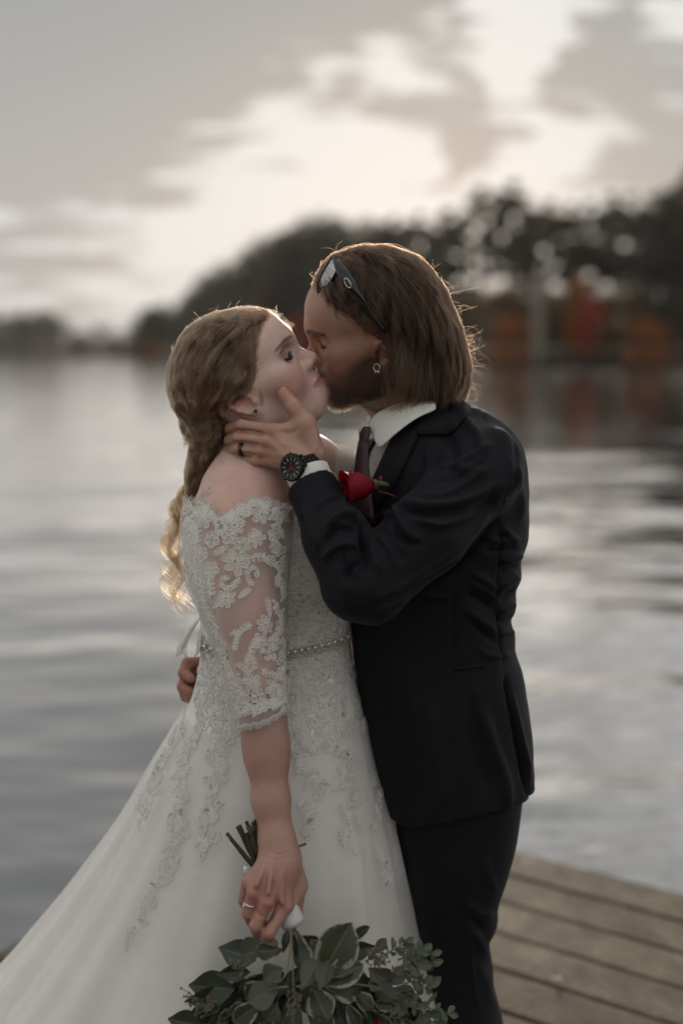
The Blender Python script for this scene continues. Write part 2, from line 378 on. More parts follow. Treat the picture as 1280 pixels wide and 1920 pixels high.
# far left line
TOPL = np.array([(-260, 590), (-100, 585), (0, 600), (35, 592), (70, 588), (105, 594), (130, 606), (160, 634), (190, 600), (205, 606), (232, 630), (262, 604), (290, 580), (320, 574), (345, 560), (370, 535), (400, 505), (440, 482), (480, 466), (515, 442), (550, 424), (590, 408), (630, 402), (675, 408), (715, 420), (745, 410), (790, 398), (840, 392), (885, 352), (925, 340), (965, 352), (1005, 372), (1050, 384), (1090, 372), (1130, 352), (1180, 350), (1225, 365), (1262, 328), (1300, 300), (1400, 300), (1550, 330), (1750, 310), (2000, 330)], float)
def top_at(px): return float(np.interp(px, TOPL[:, 0], TOPL[:, 1]))
for i, px in enumerate(np.arange(-150, 330, 15)):
    plant_tree(px+tr_.uniform(-6, 6), top_at(px)-9+tr_.uniform(-3, 8), tr_.uniform(3, 10), tr_.choice(['bushy', 'pine', 'bushy']), tr_.choice(['green', 'olive']), 'dark low tree in the line along the distant left shore', 'trees of the distant left shore', 'tree', 1.35)
for i, px in enumerate(np.arange(-150, 340, 26)):
    plant_tree(px+tr_.uniform(-9, 9), 648+tr_.uniform(-12, 6), 2, 'shrub', tr_.choice(['olive', 'green', 'gold', 'olive']), 'low shrub at the waterline of the distant left shore', 'shrubs of the distant left shore', 'shrub', 1.3)
for i, px in enumerate(np.arange(335, 730, 21)):
    plant_tree(px+tr_.uniform(-6, 6), top_at(px)+tr_.uniform(0, 14), tr_.uniform(5, 18), 'bushy' if tr_.random() < .75 else 'pine', tr_.choice(['green', 'green', 'olive']), 'tall dark tree on the wooded rise behind the kissing couple', 'trees on the wooded rise', 'tree', 1.1)
for i, px in enumerate(np.arange(340, 740, 26)):
    plant_tree(px+tr_.uniform(-9, 9), 620-(px-340)*.24+tr_.uniform(-25, 30), 3, 'bushy', tr_.choice(['olive', 'green', 'gold', 'green']), 'shorter bushy tree at the foot of the wooded rise', 'trees at the foot of the rise')
for i, px in enumerate(np.arange(735, 1460, 40)):
    plant_tree(px+tr_.uniform(-9, 9), top_at(px)+tr_.uniform(-6, 16), tr_.uniform(6, 16), 'open', tr_.choice(['green', 'olive', 'green']), 'tall thin crowned tree with light showing through, right shore', 'tall trees of the right shore')
for i, px in enumerate(np.arange(1230, 1460, 48)):
    plant_tree(px+tr_.uniform(-9, 9), top_at(px)+tr_.uniform(0, 30), tr_.uniform(8, 16), 'bushy', 'green', 'dense dark tree among the taller ones of the right shore', 'dense trees of the right shore')
for i, px in enumerate(np.arange(735, 1460, 34)):
    plant_tree(px+tr_.uniform(-9, 9), 538+tr_.uniform(-12, 22), tr_.uniform(2, 6), 'bushy', tr_.choice(['green', 'olive', 'olive', 'green', 'gold']), 'dark understorey tree at the foot of the right shore', 'understorey of the right shore', 'tree', 1.5)
for (px, top, w, leaf, lab, kind) in ((515, 528, 1.0, 'rust', 'orange autumn tree above the head of the bride', 'bushy'), (578, 585, 1.4, 'red', 'reddish autumn shrub between the two faces', 'shrub'), (1093, 552, .85, 'red', 'bright red autumn tree at right, in front of dark trees', 'bushy'), (1207, 600, 1.5, 'rust', 'low orange red shrub at the far right of the shore', 'shrub'), (955, 590, 1.2, 'rust', 'dull orange shrub just right of the groom', 'shrub'), (1072, 515, .55, 'rust', 'thin orange tree behind the bright red one', 'bushy'), (285, 628, 1.4, 'rust', 'small brown orange shrub beyond the head of the bride', 'shrub')):
    plant_tree(px, top, -.5, kind, leaf, lab, None, 'autumn_tree' if kind == 'bushy' else 'autumn_shrub', w)
# a pale bare trunk standing in front of the dark wood
p0 = shore_pt(1003, -1.2); p0[2] = ZW
t = thing('bare_tree', p0, 'pale bare tree trunk standing at the waterline, right shore', 'tree')
b = MB(); b.tube([(0, 0, -.3), (.1, 0, 3), (-.05, 0, 7), (.2, 0, 11)], [.75, .6, .5, .2], 8); b.build('trunk', M_palebark, None).parent = t
b = MB()
for z, s_ in ((5, 1), (6.5, -1), (8, 1), (9, -1)): b.tube([(0, 0, z), (s_*.8, .1, z+.8), (s_*1.5, .1, z+1.8)], [.16, .1, .03], 5)
b.build('limb', M_palebark, None).parent = t


# the damp evening air between here and the woods
hz = MB(); hz.box((0, 330, 14.25), (3200, 1760, 31.5)); m = bpy.data.materials.new('haze'); m.use_nodes = True; n = N(m.node_tree); out = n.add('ShaderNodeOutputMaterial')
pv = n.add('ShaderNodeVolumePrincipled', Color=(.94, .91, .86, 1), Density=.00022); pv.inputs['Anisotropy'].default_value = .3; n.l.new(pv.outputs[0], out.inputs['Volume'])
tag(hz.build('haze', m, None, False), 'thin evening haze over the lake', kind='stuff')
SC.cycles.volume_bounces = 0
# ------------------------------------------------------------------ implicit surfaces on a graded grid
def grade(*segs):
    out = []
    for a, b, st in segs: out.append(np.linspace(a, b, max(2, int(round((b-a)/st))), endpoint=False))
    return np.concatenate(out+[[segs[-1][1]]]).astype(np.float32)
class Field:
    def __init__(s, xs, ys, zs): s.ax = (xs, ys, zs); s.D = np.full((len(xs), len(ys), len(zs)), .08, np.float32)
    def put(s, fn, lo, hi, k=.01, op='add'):
        sl = []
        for a, l, h in zip(s.ax, lo, hi):
            i = max(0, np.searchsorted(a, l-k-.014)-1); j = min(len(a), np.searchsorted(a, h+k+.014)+1)
            if j <= i: return
            sl.append(slice(i, j))
        sl = tuple(sl); X, Y, Z = (a[q] for a, q in zip(s.ax, sl))
        d = fn(X[:, None, None], Y[None, :, None], Z[None, None, :]).astype(np.float32); D = s.D[sl]
        if op == 'add':
            h = np.clip(.5+.5*(D-d)/k, 0, 1); s.D[sl] = D*(1-h)+d*h-k*h*(1-h)
        else:
            d = -d; h = np.clip(.5-.5*(D-d)/k, 0, 1); s.D[sl] = D*(1-h)+d*h+k*h*(1-h)
    def cone(s, a, b, ra, rb=None, k=.01, op='add'):
        a = np.asarray(a, float); b = np.asarray(b, float); rb = ra if rb is None else rb; r = max(ra, rb); ab = b-a; L = ab@ab+1e-12
        def fn(X, Y, Z):
            t = np.clip(((X-a[0])*ab[0]+(Y-a[1])*ab[1]+(Z-a[2])*ab[2])/L, 0, 1)
            return np.sqrt((X-a[0]-t*ab[0])**2+(Y-a[1]-t*ab[1])**2+(Z-a[2]-t*ab[2])**2)-(ra+(rb-ra)*t)
        s.put(fn, np.minimum(a, b)-r, np.maximum(a, b)+r, k, op)
    def chain(s, pts, rs, k=.01, op='add'):
        for i in range(len(pts)-1): s.cone(pts[i], pts[i+1], rs[i], rs[i+1], k, op)
    def ell(s, c, r, R=None, k=.01, op='add'):
        c = np.asarray(c, float); r = np.asarray(r, float); R = np.eye(3) if R is None else np.asarray(R)
        ext = np.sqrt(((R*r)**2).sum(1))
        def fn(X, Y, Z):
            x, y, z = X-c[0], Y-c[1], Z-c[2]
            q = [(x*R[0, i]+y*R[1, i]+z*R[2, i])/r[i] for i in range(3)]
            k0 = np.sqrt(q[0]**2+q[1]**2+q[2]**2); k1 = np.sqrt((q[0]/r[0])**2+(q[1]/r[1])**2+(q[2]/r[2])**2)+1e-6
            return k0*(k0-1)/k1
        s.put(fn, c-ext, c+ext, k, op)
    def loft(s, secs, k=.01, op='add'):
        """secs: rows z, cx, cy, a, b, rot, n - superellipse rings, any order"""
        q = np.array(sorted(secs), float); zs = q[:, 0]
        def fn(X, Y, Z):
            z = Z.ravel(); zc = np.clip(z, zs[0], zs[-1])
            p = [pchip(zs, q[:, i], zc)[None, None, :] for i in range(1, 7)]
            c, sn = np.cos(p[4]), np.sin(p[4]); x = X-p[0]; y = Y-p[1]
            u = np.abs(x*c+y*sn)/p[2]; v = np.abs(-x*sn+y*c)/p[3]; nn = p[5]
            g = (u**nn+v**nn)**(1/nn); d = (g-1)*np.minimum(p[2], p[3])
            return np.maximum(d, np.maximum(zs[0]-Z, Z-zs[-1]))
        m = np.maximum(q[:, 3], q[:, 4])
        s.put(fn, ((q[:, 1]-m).min(), (q[:, 2]-m).min(), zs[0]), ((q[:, 1]+m).max(), (q[:, 2]+m).max(), zs[-1]), k, op)
    def mesh(s):
        D = s.D; xs, ys, zs = s.ax; I = D < 0; c = np.zeros(tuple(v-1 for v in D.shape), np.uint8)
        for i in (0, 1):
            for j in (0, 1):
                for k in (0, 1): c += I[i:D.shape[0]-1+i, j:D.shape[1]-1+j, k:D.shape[2]-1+k]
        act = (c > 0) & (c < 8); ii = np.nonzero(act); m = len(ii[0]); idx = np.full(act.shape, -1, np.int32); idx[ii] = np.arange(m)
        val = {(a, b, e): D[ii[0]+a, ii[1]+b, ii[2]+e] for a in (0, 1) for b in (0, 1) for e in (0, 1)}
        acc = np.zeros((m, 3)); cnt = np.zeros(m)
        for axx in range(3):
            for o in ((0, 0), (0, 1), (1, 0), (1, 1)):
                p = list(o); p.insert(axx, 0); q = list(o); q.insert(axx, 1); v0 = val[tuple(p)]; v1 = val[tuple(q)]
                h = (v0 < 0) != (v1 < 0); t = np.where(h, v0/(v0-v1+(v0 == v1)), 0)
                for b in range(3): acc[:, b] += np.where(h, t if b == axx else p[b], 0)
                cnt += h
        f = acc/cnt[:, None]; V = np.stack([a[i]+(a[i+1]-a[i])*f[:, b] for b, (a, i) in enumerate(zip(s.ax, ii))], 1)
        Q = []
        for axx in range(3):
            A = np.moveaxis(I, axx, 0); J = np.moveaxis(idx, axx, 0)
            e = (A[:-1] != A[1:])[:, 1:-1, 1:-1]; g = np.nonzero(e); i, j, k = g[0], g[1]+1, g[2]+1
            q = np.stack([J[i, j-1, k-1], J[i, j, k-1], J[i, j, k], J[i, j-1, k]], 1)
            flip = A[i, j, k] if axx != 1 else ~A[i, j, k]
            q = np.where(flip[:, None], q, q[:, ::-1]); Q.append(q)
        Q = np.concatenate(Q); return V, Q[(Q >= 0).all(1)]
def pchip(x, y, xi):
    h = np.diff(x); dl = np.diff(y)/h; d = np.zeros_like(y)
    if len(x) > 2:
        s_ = dl[:-1]*dl[1:] > 0; w1 = 2*h[1:]+h[:-1]; w2 = h[1:]+2*h[:-1]
        with np.errstate(divide='ignore', invalid='ignore'): d[1:-1] = np.where(s_, (w1+w2)/(w1/dl[:-1]+w2/dl[1:]), 0)
    d[0], d[-1] = dl[0], dl[-1]
    i = np.clip(np.searchsorted(x, xi)-1, 0, len(x)-2); t = (xi-x[i])/h[i]
    return ((1+2*t)*(1-t)**2*y[i]+t*(1-t)**2*h[i]*d[i]+t*t*(3-2*t)*y[i+1]+t*t*(t-1)*h[i]*d[i+1])
def smooth_mesh(V, Q, it=1, w=.5):
    for _ in range(it):
        acc = np.zeros_like(V); cnt = np.zeros(len(V))
        for a in range(4):
            b = (a+1) % 4; np.add.at(acc, Q[:, a], V[Q[:, b]]); np.add.at(cnt, Q[:, a], 1)
        V = V+(acc/np.maximum(cnt, 1)[:, None]-V)*w
    return V
def normals(V, Q):
    n_ = np.cross(V[Q[:, 2]]-V[Q[:, 0]], V[Q[:, 3]]-V[Q[:, 1]]); o = np.zeros_like(V)
    for a in range(4):
        for b in range(3): o[:, b] += np.bincount(Q[:, a], n_[:, b], len(V))
    return o/(np.linalg.norm(o, axis=1)[:, None]+1e-12)
def seg_dist(px, py, line):
    """distance in photograph pixels from points to a polyline, and the place along it"""
    best = np.full(len(px), 1e9); at_ = np.zeros(len(px)); line = np.asarray(line, float); tot = np.concatenate([[0], np.cumsum(np.hypot(*np.diff(line, axis=0).T))])
    for i in range(len(line)-1):
        ax, ay = line[i]; bx, by = line[i+1]; L = (bx-ax)**2+(by-ay)**2+1e-9
        t = np.clip(((px-ax)*(bx-ax)+(py-ay)*(by-ay))/L, 0, 1); d_ = np.hypot(px-ax-t*(bx-ax), py-ay-t*(by-ay)); m_ = d_ < best
        best[m_] = d_[m_]; at_[m_] = (tot[i]+t[m_]*math.sqrt(L))/tot[-1]
    return best, at_
def emboss(V, Q, lines, both=False):
    """raise or sink cloth along crease lines: (points, width px, height m)"""
    n_ = normals(V, Q); px, py, dd = proj(V); face = np.clip(-(n_*((V-CAM)/np.linalg.norm(V-CAM, axis=1)[:, None])).sum(1)*2.2+.15, 0, 1)
    off = np.zeros(len(V))
    for ln, w, hgt in lines:
        ln = resample(ln, 14) if len(ln) > 2 else np.asarray(ln, float); lo = ln.min(0)-3*w; hi = ln.max(0)+3*w
        m_ = np.nonzero((px > lo[0]) & (px < hi[0]) & (py > lo[1]) & (py < hi[1]) & (face > 0))[0]
        if len(m_) == 0: continue
        d_, t = seg_dist(px[m_], py[m_], ln); fade = np.clip(np.minimum(t, 1-t)*5, .0, 1)
        off[m_] += hgt*np.exp(-(d_/w)**2)*fade*face[m_]
    return V+n_*off[:, None]

# ------------------------------------------------------------------ heads
def frame(yaw, pitch, roll, side):
    f = np.array([side*math.cos(pitch)*math.cos(yaw), -math.sin(yaw)*math.cos(pitch), math.sin(pitch)])
    l = nrm(np.cross((0, 0, 1.), f)); u = np.cross(f, l); near = -l if side > 0 else l
    return np.stack([f, math.cos(roll)*near-math.sin(roll)*u, math.cos(roll)*u+math.sin(roll)*near], 1)   # forward, near side, up
class Head:
    def __init__(s, O, R, sc): s.O = np.asarray(O, float); s.R = R; s.sc = sc
    def w(s, *p): return s.O+s.sc*(s.R@np.asarray(p, float))
    def loc(s, V): return (V-s.O)@s.R/s.sc
def build_head(fd, h, male):
    w, sc, R = h.w, h.sc, h.R
    E = lambda c, r, k=.012, op='add': fd.ell(w(*c), np.array(r)*sc, R, k*sc, op)
    C = lambda a, b, ra, rb=None, k=.008, op='add': fd.cone(w(*a), w(*b), ra*sc, (ra if rb is None else rb)*sc, k*sc, op)
    E((-.006, 0, .045), (.094, .074, .082))
    E((.030, 0, .055), (.058, .060, .055), .03)                     # forehead
    E((.032, 0, -.018), (.050, .056, .072), .03)
    for s_ in (-1, 1):
        C((.000, s_*.050, -.042), (.072 if male else .069, s_*.016, -.082 if male else -.078), .018 if male else .017, .016 if male else .0125, .03)     # jaw
        C((-.004, s_*.055, .005), (.002, s_*.050, -.045), .018, .018, .03)
        E((.056, s_*.038, -.016), (.024, .026, .026), .028)             # cheek
        E((.040, s_*.056, .006), (.026, .014, .014), .022)              # cheek bone
    C((.076 if male else .0735, -.011, -.080 if male else -.0765), (.076 if male else .0735, .011, -.080 if male else -.0765), .0155 if male else .0115, None, .02)
    C((.066, -.028, .036), (.0795, 0, .037), .012, .013, .02); C((.066, .028, .036), (.0795, 0, .037), .012, .013, .02)   # brow
    E((.076, 0, -.042), (.019, .026, .026), .022)                       # muzzle
    for s_ in (-1, 1): E((.086, s_*.033, .0235), (.014, .017, .0120), .013, 'sub')    # sockets
    for s_ in (-1, 1):
        E((.0670, s_*.0318, .0228), (.0125, .0165, .0115), .003)         # closed lids over the eye
        for a, b in (((.0800, .0190, .0295), (.0785, .0310, .0335)), ((.0785, .0310, .0335), (.0680, .0475, .0300))): C((a[0], s_*a[1], a[2]), (b[0], s_*b[1], b[2]), .0016, .0016, .004, 'sub')   # fold of the upper lid
        for a, b in (((.0765, .0180, .0145), (.0760, .0315, .0115)), ((.0760, .0315, .0115), (.0660, .0470, .0155))): C((a[0], s_*a[1], a[2]), (b[0], s_*b[1], b[2]), .0030, .0030, .006)          # lower lid
        for a, b in (((.0800, .0180, .0180), (.0800, .0315, .0148)), ((.0800, .0315, .0148), (.0690, .0470, .0188))): C((a[0], s_*a[1], a[2]), (b[0], s_*b[1], b[2]), .0011, .0011, .002, 'sub')   # where the lids meet
    nz = .004 if not male else 0
    C((.083, 0, .026), (.098, 0, -.002), .0072, .0085, .012)            # nose
    C((.098, 0, -.002), (.1065-nz*.3, 0, -.013+nz), .0088, .0102, .008)
    for s_ in (-1, 1):
        E((.0945, s_*.0115, -.0165+nz*.5), (.0105, .0068, .0082), .006)
        C((.099, s_*.0060, -.0245+nz*.4), (.092, s_*.0075, -.0215+nz*.4), .0034, .003, .003, 'sub')
    C((.093, 0, -.025), (.094, 0, -.033), .004, .004, .008)
    for s_ in (-1, 1):                                                 # lips
        C((.0965, 0, -.0405), (.0935, s_*.012, -.0405), .0052, .0045, .004); C((.0935, s_*.012, -.0405), (.0835, s_*.0245, -.0455), .0045, .0022, .005)
        C((.0955, 0, -.0515), (.0915, s_*.012, -.0510), .0060, .0050, .004); C((.0915, s_*.012, -.0510), (.0835, s_*.0235, -.0465), .005, .0022, .005)
        C((.1035, 0, -.0462), (.0985, s_*.014, -.0460), .0016, .0016, .003, 'sub'); C((.0985, s_*.014, -.0460), (.087, s_*.026, -.0462), .0016, .0014, .003, 'sub')
    if male: E((.088, 0, -.0655), (.006, .016, .005), .012, 'sub')
    else: E((.083, 0, -.064), (.014, .020, .014), .02)
    # ear on the near side, and the far one
    for s_ in (1, -1):
        e = lambda x, z, o=0.: ((x*.88-.25*z)-.006, s_*(.0705+o*.85), z*.80-.007)
        rim = [(.010, .010), (.008, .024), (-.004, .032), (-.017, .029), (-.024, .014), (-.021, -.002), (-.014, -.014), (-.006, -.024)]
        E(e(-.006, .004, .000), (.017, .005, .027), .005)
        for i in range(len(rim)-1):
            o0 = .0065+.006*math.sin(math.pi*i/7); o1 = .0065+.006*math.sin(math.pi*(i+1)/7)
            C(e(*rim[i], o0), e(*rim[i+1], o1), .0034, .0034, .0035)
        E(e(-.003, -.026, .004), (.0080, .0042, .0085), .004)           # lobe
        C(e(-.001, .018, .008), e(-.013, .012, .010), .0028, .0028, .004); C(e(-.013, .012, .010), e(-.012, -.006, .008), .0028, .0026, .004)
        E(e(.000, -.002, .011), (.0085, .0075, .011), .004, 'sub')
        E(e(.0105, -.002, .005), (.0045, .0045, .0065), .004)           # tragus
def head_pigment(L, col, male):
    """skin pigment by place on the head: lips, lids, brows, blush, beard"""
    x, y, z = L.T; g = lambda cx, cy, cz, s_: np.exp(-(((x-cx)**2+(np.abs(y)-cy)**2+(z-cz)**2)/s_**2))
    out = col.copy(); on = ((x > -.03) & (z > -.11) & (z < .11)).astype(float)
    def blend(m_, c): m_ = np.clip(m_*on, 0, 1)[:, None]; out[:] = out*(1-m_)+np.array(c)*m_
    blend(.62*g(.062, .047, -.018, .028), (.50, .185, .145) if not male else (.34, .15, .10))
    blend(.35*g(.108, 0, -.014, .012), (.50, .20, .17)); blend(.5*g(-.02, .078, .01, .03), (.50, .19, .14))
    zl = -.0462-.001*np.clip(np.abs(y)/.025, 0, 1)
    lip = np.clip(1.5-np.abs((z-zl)/(.0088*(1-(y/.029)**2).clip(0, 1)+1e-4)), 0, 1)*(np.abs(y) < .027)*(x > .080)
    blend(.75*lip, (.42, .14, .13) if not male else (.30, .13, .10))
    ey, ez = np.abs(y)-.0315, z-.0235
    if not male:
        blend(.55*np.exp(-((ey/.020)**2+((ez-.006)/.009)**2))*(x > .05), (.22, .115, .10))
        blend(.7*np.exp(-(((ey-.012)/.012)**2+((ez-.002)/.006)**2))*(x > .05), (.16, .07, .06))
    else: blend(.35*np.exp(-((ey/.018)**2+(ez/.010)**2))*(x > .05), (.22, .11, .08))
    tt = (np.abs(y)-.0318)/.0142; ll = np.clip(1.6-np.abs(z-.0152-.0036*tt*tt)/(.0016 if not male else .0009), 0, 1)*(np.abs(tt) < 1.12)*(x > .055)
    blend((.95 if not male else .7)*ll, (.012, .008, .007))
    bz = .0385+.004*np.clip(1-((np.abs(y)-.034)/.022)**2, -1, 1)
    brow = np.clip(1.5-np.abs(z-bz)/(.0024 if not male else .0036), 0, 1)*((np.abs(y) > .012) & (np.abs(y) < .054))*(x > .04)
    blend((.75 if not male else .85)*brow, (.09, .055, .035) if not male else (.035, .022, .014))
    if male:
        jaw = np.clip((.000-.55*(x-.03)-z)/.020, 0, 1)*np.clip((x+.014)/.015, 0, 1)
        jaw *= np.clip(1-g(.070, .038, -.022, .028)*1.25, 0, 1); mou = np.exp(-(((z+.034)/.007)**2))*(x > .082)*(np.abs(y) < .028)
        blend(.88*np.clip(np.maximum(jaw, mou*1.2), 0, 1)*(1-lip*.6), (.042, .025, .015))
    return out
def skin_mat(name, var=.15):
    m, n, out = material(name); oc = n.obj(); c = n.attr('Pig')
    v = n.m('ADD', n.m('MULTIPLY', n.noise(oc, 38, 6, .7), .75), n.m('MULTIPLY', n.noise(oc, 260, 3, .6), .25)); k = n.mix(v, (1-var*1.6, 1-var*2.3, 1-var*2.4, 1), (1+var*1.5, 1+var, 1+var, 1))
    fr = n.sstep(n.noise(oc, 420, 2, .5), .66, .74); c = n.mix(1., c, k, 'MULTIPLY'); c = n.mix(n.m('MULTIPLY', fr, .22), c, (.25, .11, .07, 1))
    p = n.add('ShaderNodeBsdfPrincipled', Base_Color=c, Roughness=.46, Normal=n.bump(n.m('ADD', n.noise(oc, 700, 3, .6), n.noise(oc, 160, 3, .5)), .22, .0007))
    p.inputs['Specular IOR Level'].default_value = .38; p.inputs['Subsurface Weight'].default_value = .06
    p.inputs['Subsurface Radius'].default_value = (.010, .004, .002); p.inputs['Subsurface Scale'].default_value = .7
    n.l.new(p.outputs[0], out.inputs[0]); return m

# ------------------------------------------------------------------ bride's body
SK_B, SK_G = np.array([.66, .50, .425]), np.array([.38, .245, .178])
HB = Head((-.150, -.014, 1.461), frame(math.radians(7), math.radians(29), math.radians(16), 1), 1.04)
HG = Head((.0495, .024, 1.5425), frame(math.radians(0), math.radians(-15), math.radians(20), -1), 1.05)
fb = Field(grade((-.33, .06, .0022), (.06, .14, .006)), grade((-.42, -.16, .0024), (-.16, .09, .0020), (.09, .34, .007)), grade((.02, .56, .02), (.56, .86, .0022), (.86, 1.30, .005), (1.30, 1.62, .0019)))
build_head(fb, HB, False)
fb.chain([HB.w(-.022, 0, -.015), HB.w(-.012, 0, -.07), P(492, 850, .005), P(500, 930, .015)], [.056, .052, .055, .075], .03)
fb.cone(HB.w(.045, 0, -.075), HB.w(.0, 0, -.095), .020, .030, .04)                         # under the chin
fb.chain([P(485, 862, -.0), P(455, 930, -.06), P(450, 978, -.092)], [.05, .060, .066], .05)   # near shoulder
fb.chain([P(510, 862, .03), P(580, 872, .095), P(625, 905, .14)], [.045, .045, .056], .05)
fb.loft([(P(500, y, .02)[2], P(x, y, .02)[0], .02, a, b, math.radians(55), 2.2) for y, x, a, b in ((930, 500, .13, .085), (1000, 515, .15, .10), (1080, 518, .135, .105), (1200, 512, .105, .085), (1330, 535, .10, .09), (1500, 560, .10, .09))], .03)
ARM_B = [P(448, 990, -.100), P(468, 1150, -.145), P(488, 1300, -.172), P(500, 1400, -.195), P(508, 1500, -.222), P(522, 1592, -.245)]
fb.chain(ARM_B, [.060, .050, .035, .0325, .0285, .0255], .015)
fb.cone(P(493, 1345, -.182), P(500, 1420, -.20), .0335, .032, .02)
fb.chain([P(625, 905, .15), P(660, 1100, .25), P(690, 1330, .22), P(700, 1420, .16)], [.05, .042, .032, .03], .02)
for s_, x in ((0, 560), (1, 480)): fb.chain([P(x, 1400, .02+.1*s_), P(x, 1800, .02+.1*s_), [P(x, 1800, 0)[0], .02+.1*s_, .1]], [.09, .06, .045], .03)
w0 = P(524, 1606, -.250)
KN = dict(index=[(533, 1700, -.288), (503, 1750, -.312), (497, 1768, -.290), (512, 1770, -.268)], middle=[(500, 1692, -.302), (480, 1735, -.312), (484, 1752, -.288), (503, 1752, -.266)],
          ring=[(476, 1673, -.296), (465, 1712, -.298), (473, 1729, -.274), (492, 1730, -.255)], pinky=[(465, 1652, -.274), (457, 1688, -.270), (463, 1702, -.250), (480, 1706, -.238)])
for nm, r in (('index', .0104), ('middle', .0104), ('ring', .0098), ('pinky', .0086)):
    q = [P(*a) for a in KN[nm]]
    fb.cone(w0+(q[0]-w0)*.1, q[0], .0190, r+.0015, .014)
    fb.chain(q, [r+.001, r, r*.92, r*.82], .0025)
    fb.ell(q[0]+np.array([0, -.004, .001]), (r*.8,)*3, None, .007)                          # knuckle
fb.cone(P(520, 1580, -.243), P(528, 1625, -.256), .026, .025, .02)
fb.chain([P(540, 1610, -.240), P(552, 1660, -.240), P(545, 1700, -.268)], [.018, .017, .011], .02)
TH_B = [P(551, 1635, -.236), P(556, 1685, -.236), P(555, 1712, -.245), P(549, 1735, -.258)]
fb.chain(TH_B, [.015, .0118, .0098, .0072], .005)
for a, b in (((512, 1600, -.270), (503, 1675, -.312)), ((520, 1600, -.272), (529, 1690, -.300)), ((503, 1605, -.268), (480, 1660, -.304))):
    fb.cone(P(*a), P(*b), .0035, .0042, .006)                                                # tendons
Vb, Qb = fb.mesh(); Vb = smooth_mesh(Vb, Qb, 1, .4)
Vb = emboss(Vb, Qb, [(((493, 1716), (503, 1722), (512, 1728)), 3, -.0012), (((480, 1712), (488, 1716), (494, 1722)), 3, -.0012), (((498, 1690), (505, 1700)), 4, .002), (((528, 1692), (536, 1702)), 4, .002), (((500, 1596), (522, 1602), (548, 1598)), 3, -.0012), (((498, 1606), (522, 1611), (552, 1606)), 3, -.0009), (((534, 1625), (528, 1650), (536, 1680)), 3, .0016), (((512, 1640), (520, 1662), (516, 1682)), 2.5, .0014), (((490, 1722), (478, 1706)), 3, -.003), (((515, 1712), (500, 1728), (492, 1742)), 3, -.0035), (((497, 1765), (510, 1755)), 3, -.001)])
cb = np.tile(SK_B, (len(Vb), 1)); hm = np.linalg.norm(Vb-HB.w(0, 0, 0), axis=1) < .17
cb[hm] = head_pigment(HB.loc(Vb[hm]), cb[hm], False)
px, py, dd = proj(Vb)
def blot(c, px, py, x, y, s_, a, k): m_ = (a*np.exp(-(((px-x)**2+(py-y)**2)/s_**2)))[:, None]; return c*(1-m_)+np.array(k)*m_
front = Vb[:, 1] < -.05
for x, y, s_, a in ((455, 925, 55, .35), (520, 925, 40, .25), (500, 1680, 55, .45), (470, 1700, 40, .35), (500, 1760, 25, .4), (555, 1715, 20, .4), (500, 1440, 70, .18), (480, 1150, 90, .5)):
    cb[front] = blot(cb[front], px[front], py[front], x, y, s_, a, (.44, .17, .125))
arm = (py > 1290) & (px < 640) & (Vb[:, 1] < -.10); cb[arm] = cb[arm]*np.array([.59, .50, .455])  # same skin, darkened in its colour to stand for dimmer light low down
tat = front & (np.minimum.reduce([seg_dist(px, py, l)[0] for l in (((372, 938), (384, 928), (394, 914)), ((380, 934), (388, 922)), ((386, 930), (396, 924)), ((376, 930), (382, 918)))]) < 2.4)
cb[tat] = cb[tat]*.6+np.array([.16, .20, .20])*.4                                           # faded tattoo on the shoulder
FOOT_B = (P(520, 1700, .05)[0], .05, .004)
M_skinB, M_skinG = skin_mat('fair skin'), skin_mat('tanned skin', .17)
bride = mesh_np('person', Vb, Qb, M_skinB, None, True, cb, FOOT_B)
tag(bride, 'woman in a white lace gown, eyes closed, kissing the man and holding greenery', 'person')

# ------------------------------------------------------------------ groom's body
fg = Field(grade((-.31, -.21, .0022), (-.21, .17, .0020), (.17, .34, .006)), grade((-.26, -.16, .004), (-.16, .09, .0020), (.09, .34, .006)), grade((.02, .92, .02), (.92, 1.06, .0024), (1.06, 1.28, .006), (1.28, 1.72, .0020)))
build_head(fg, HG, True)
fg.chain([HG.w(-.025, 0, -.02), HG.w(-.030, 0, -.085), P(775, 815, .05)], [.058, .058, .068], .03)
fg.cone(HG.w(.045, 0, -.075), HG.w(-.0, 0, -.10), .020, .034, .035)
fg.loft([(P(800, y, .06)[2], P(x, y, .06)[0], .06, a, b, math.radians(-40), 2.3) for y, x, a, b in ((815, 790, .08, .06), (880, 815, .11, .08), (1000, 815, .11, .085), (1200, 810, .10, .085), (1400, 830, .11, .09), (1560, 850, .08, .08))], .03)
ARM_G = [P(915, 885, -.07), P(800, 1000, -.155), P(678, 1098, -.205), P(622, 985, -.165), P(580, 895, -.120)]
fg.chain(ARM_G, [.040, .040, .034, .032, .0265], .015)
fg.cone(P(583, 900, -.122), P(566, 868, -.112), .026, .0235, .02)
w0 = P(560, 862, -.110)
KG = dict(index=[(505, 806, -.108), (452, 797, -.092), (432, 803, -.060), (428, 812, -.035)], middle=[(496, 827, -.112), (447, 820, -.096), (430, 825, -.064), (427, 832, -.040)],
          ring=[(489, 846, -.108), (446, 842, -.092), (431, 846, -.062), (430, 850, -.040)], pinky=[(480, 864, -.098), (447, 860, -.082), (436, 860, -.056), (436, 860, -.038)])
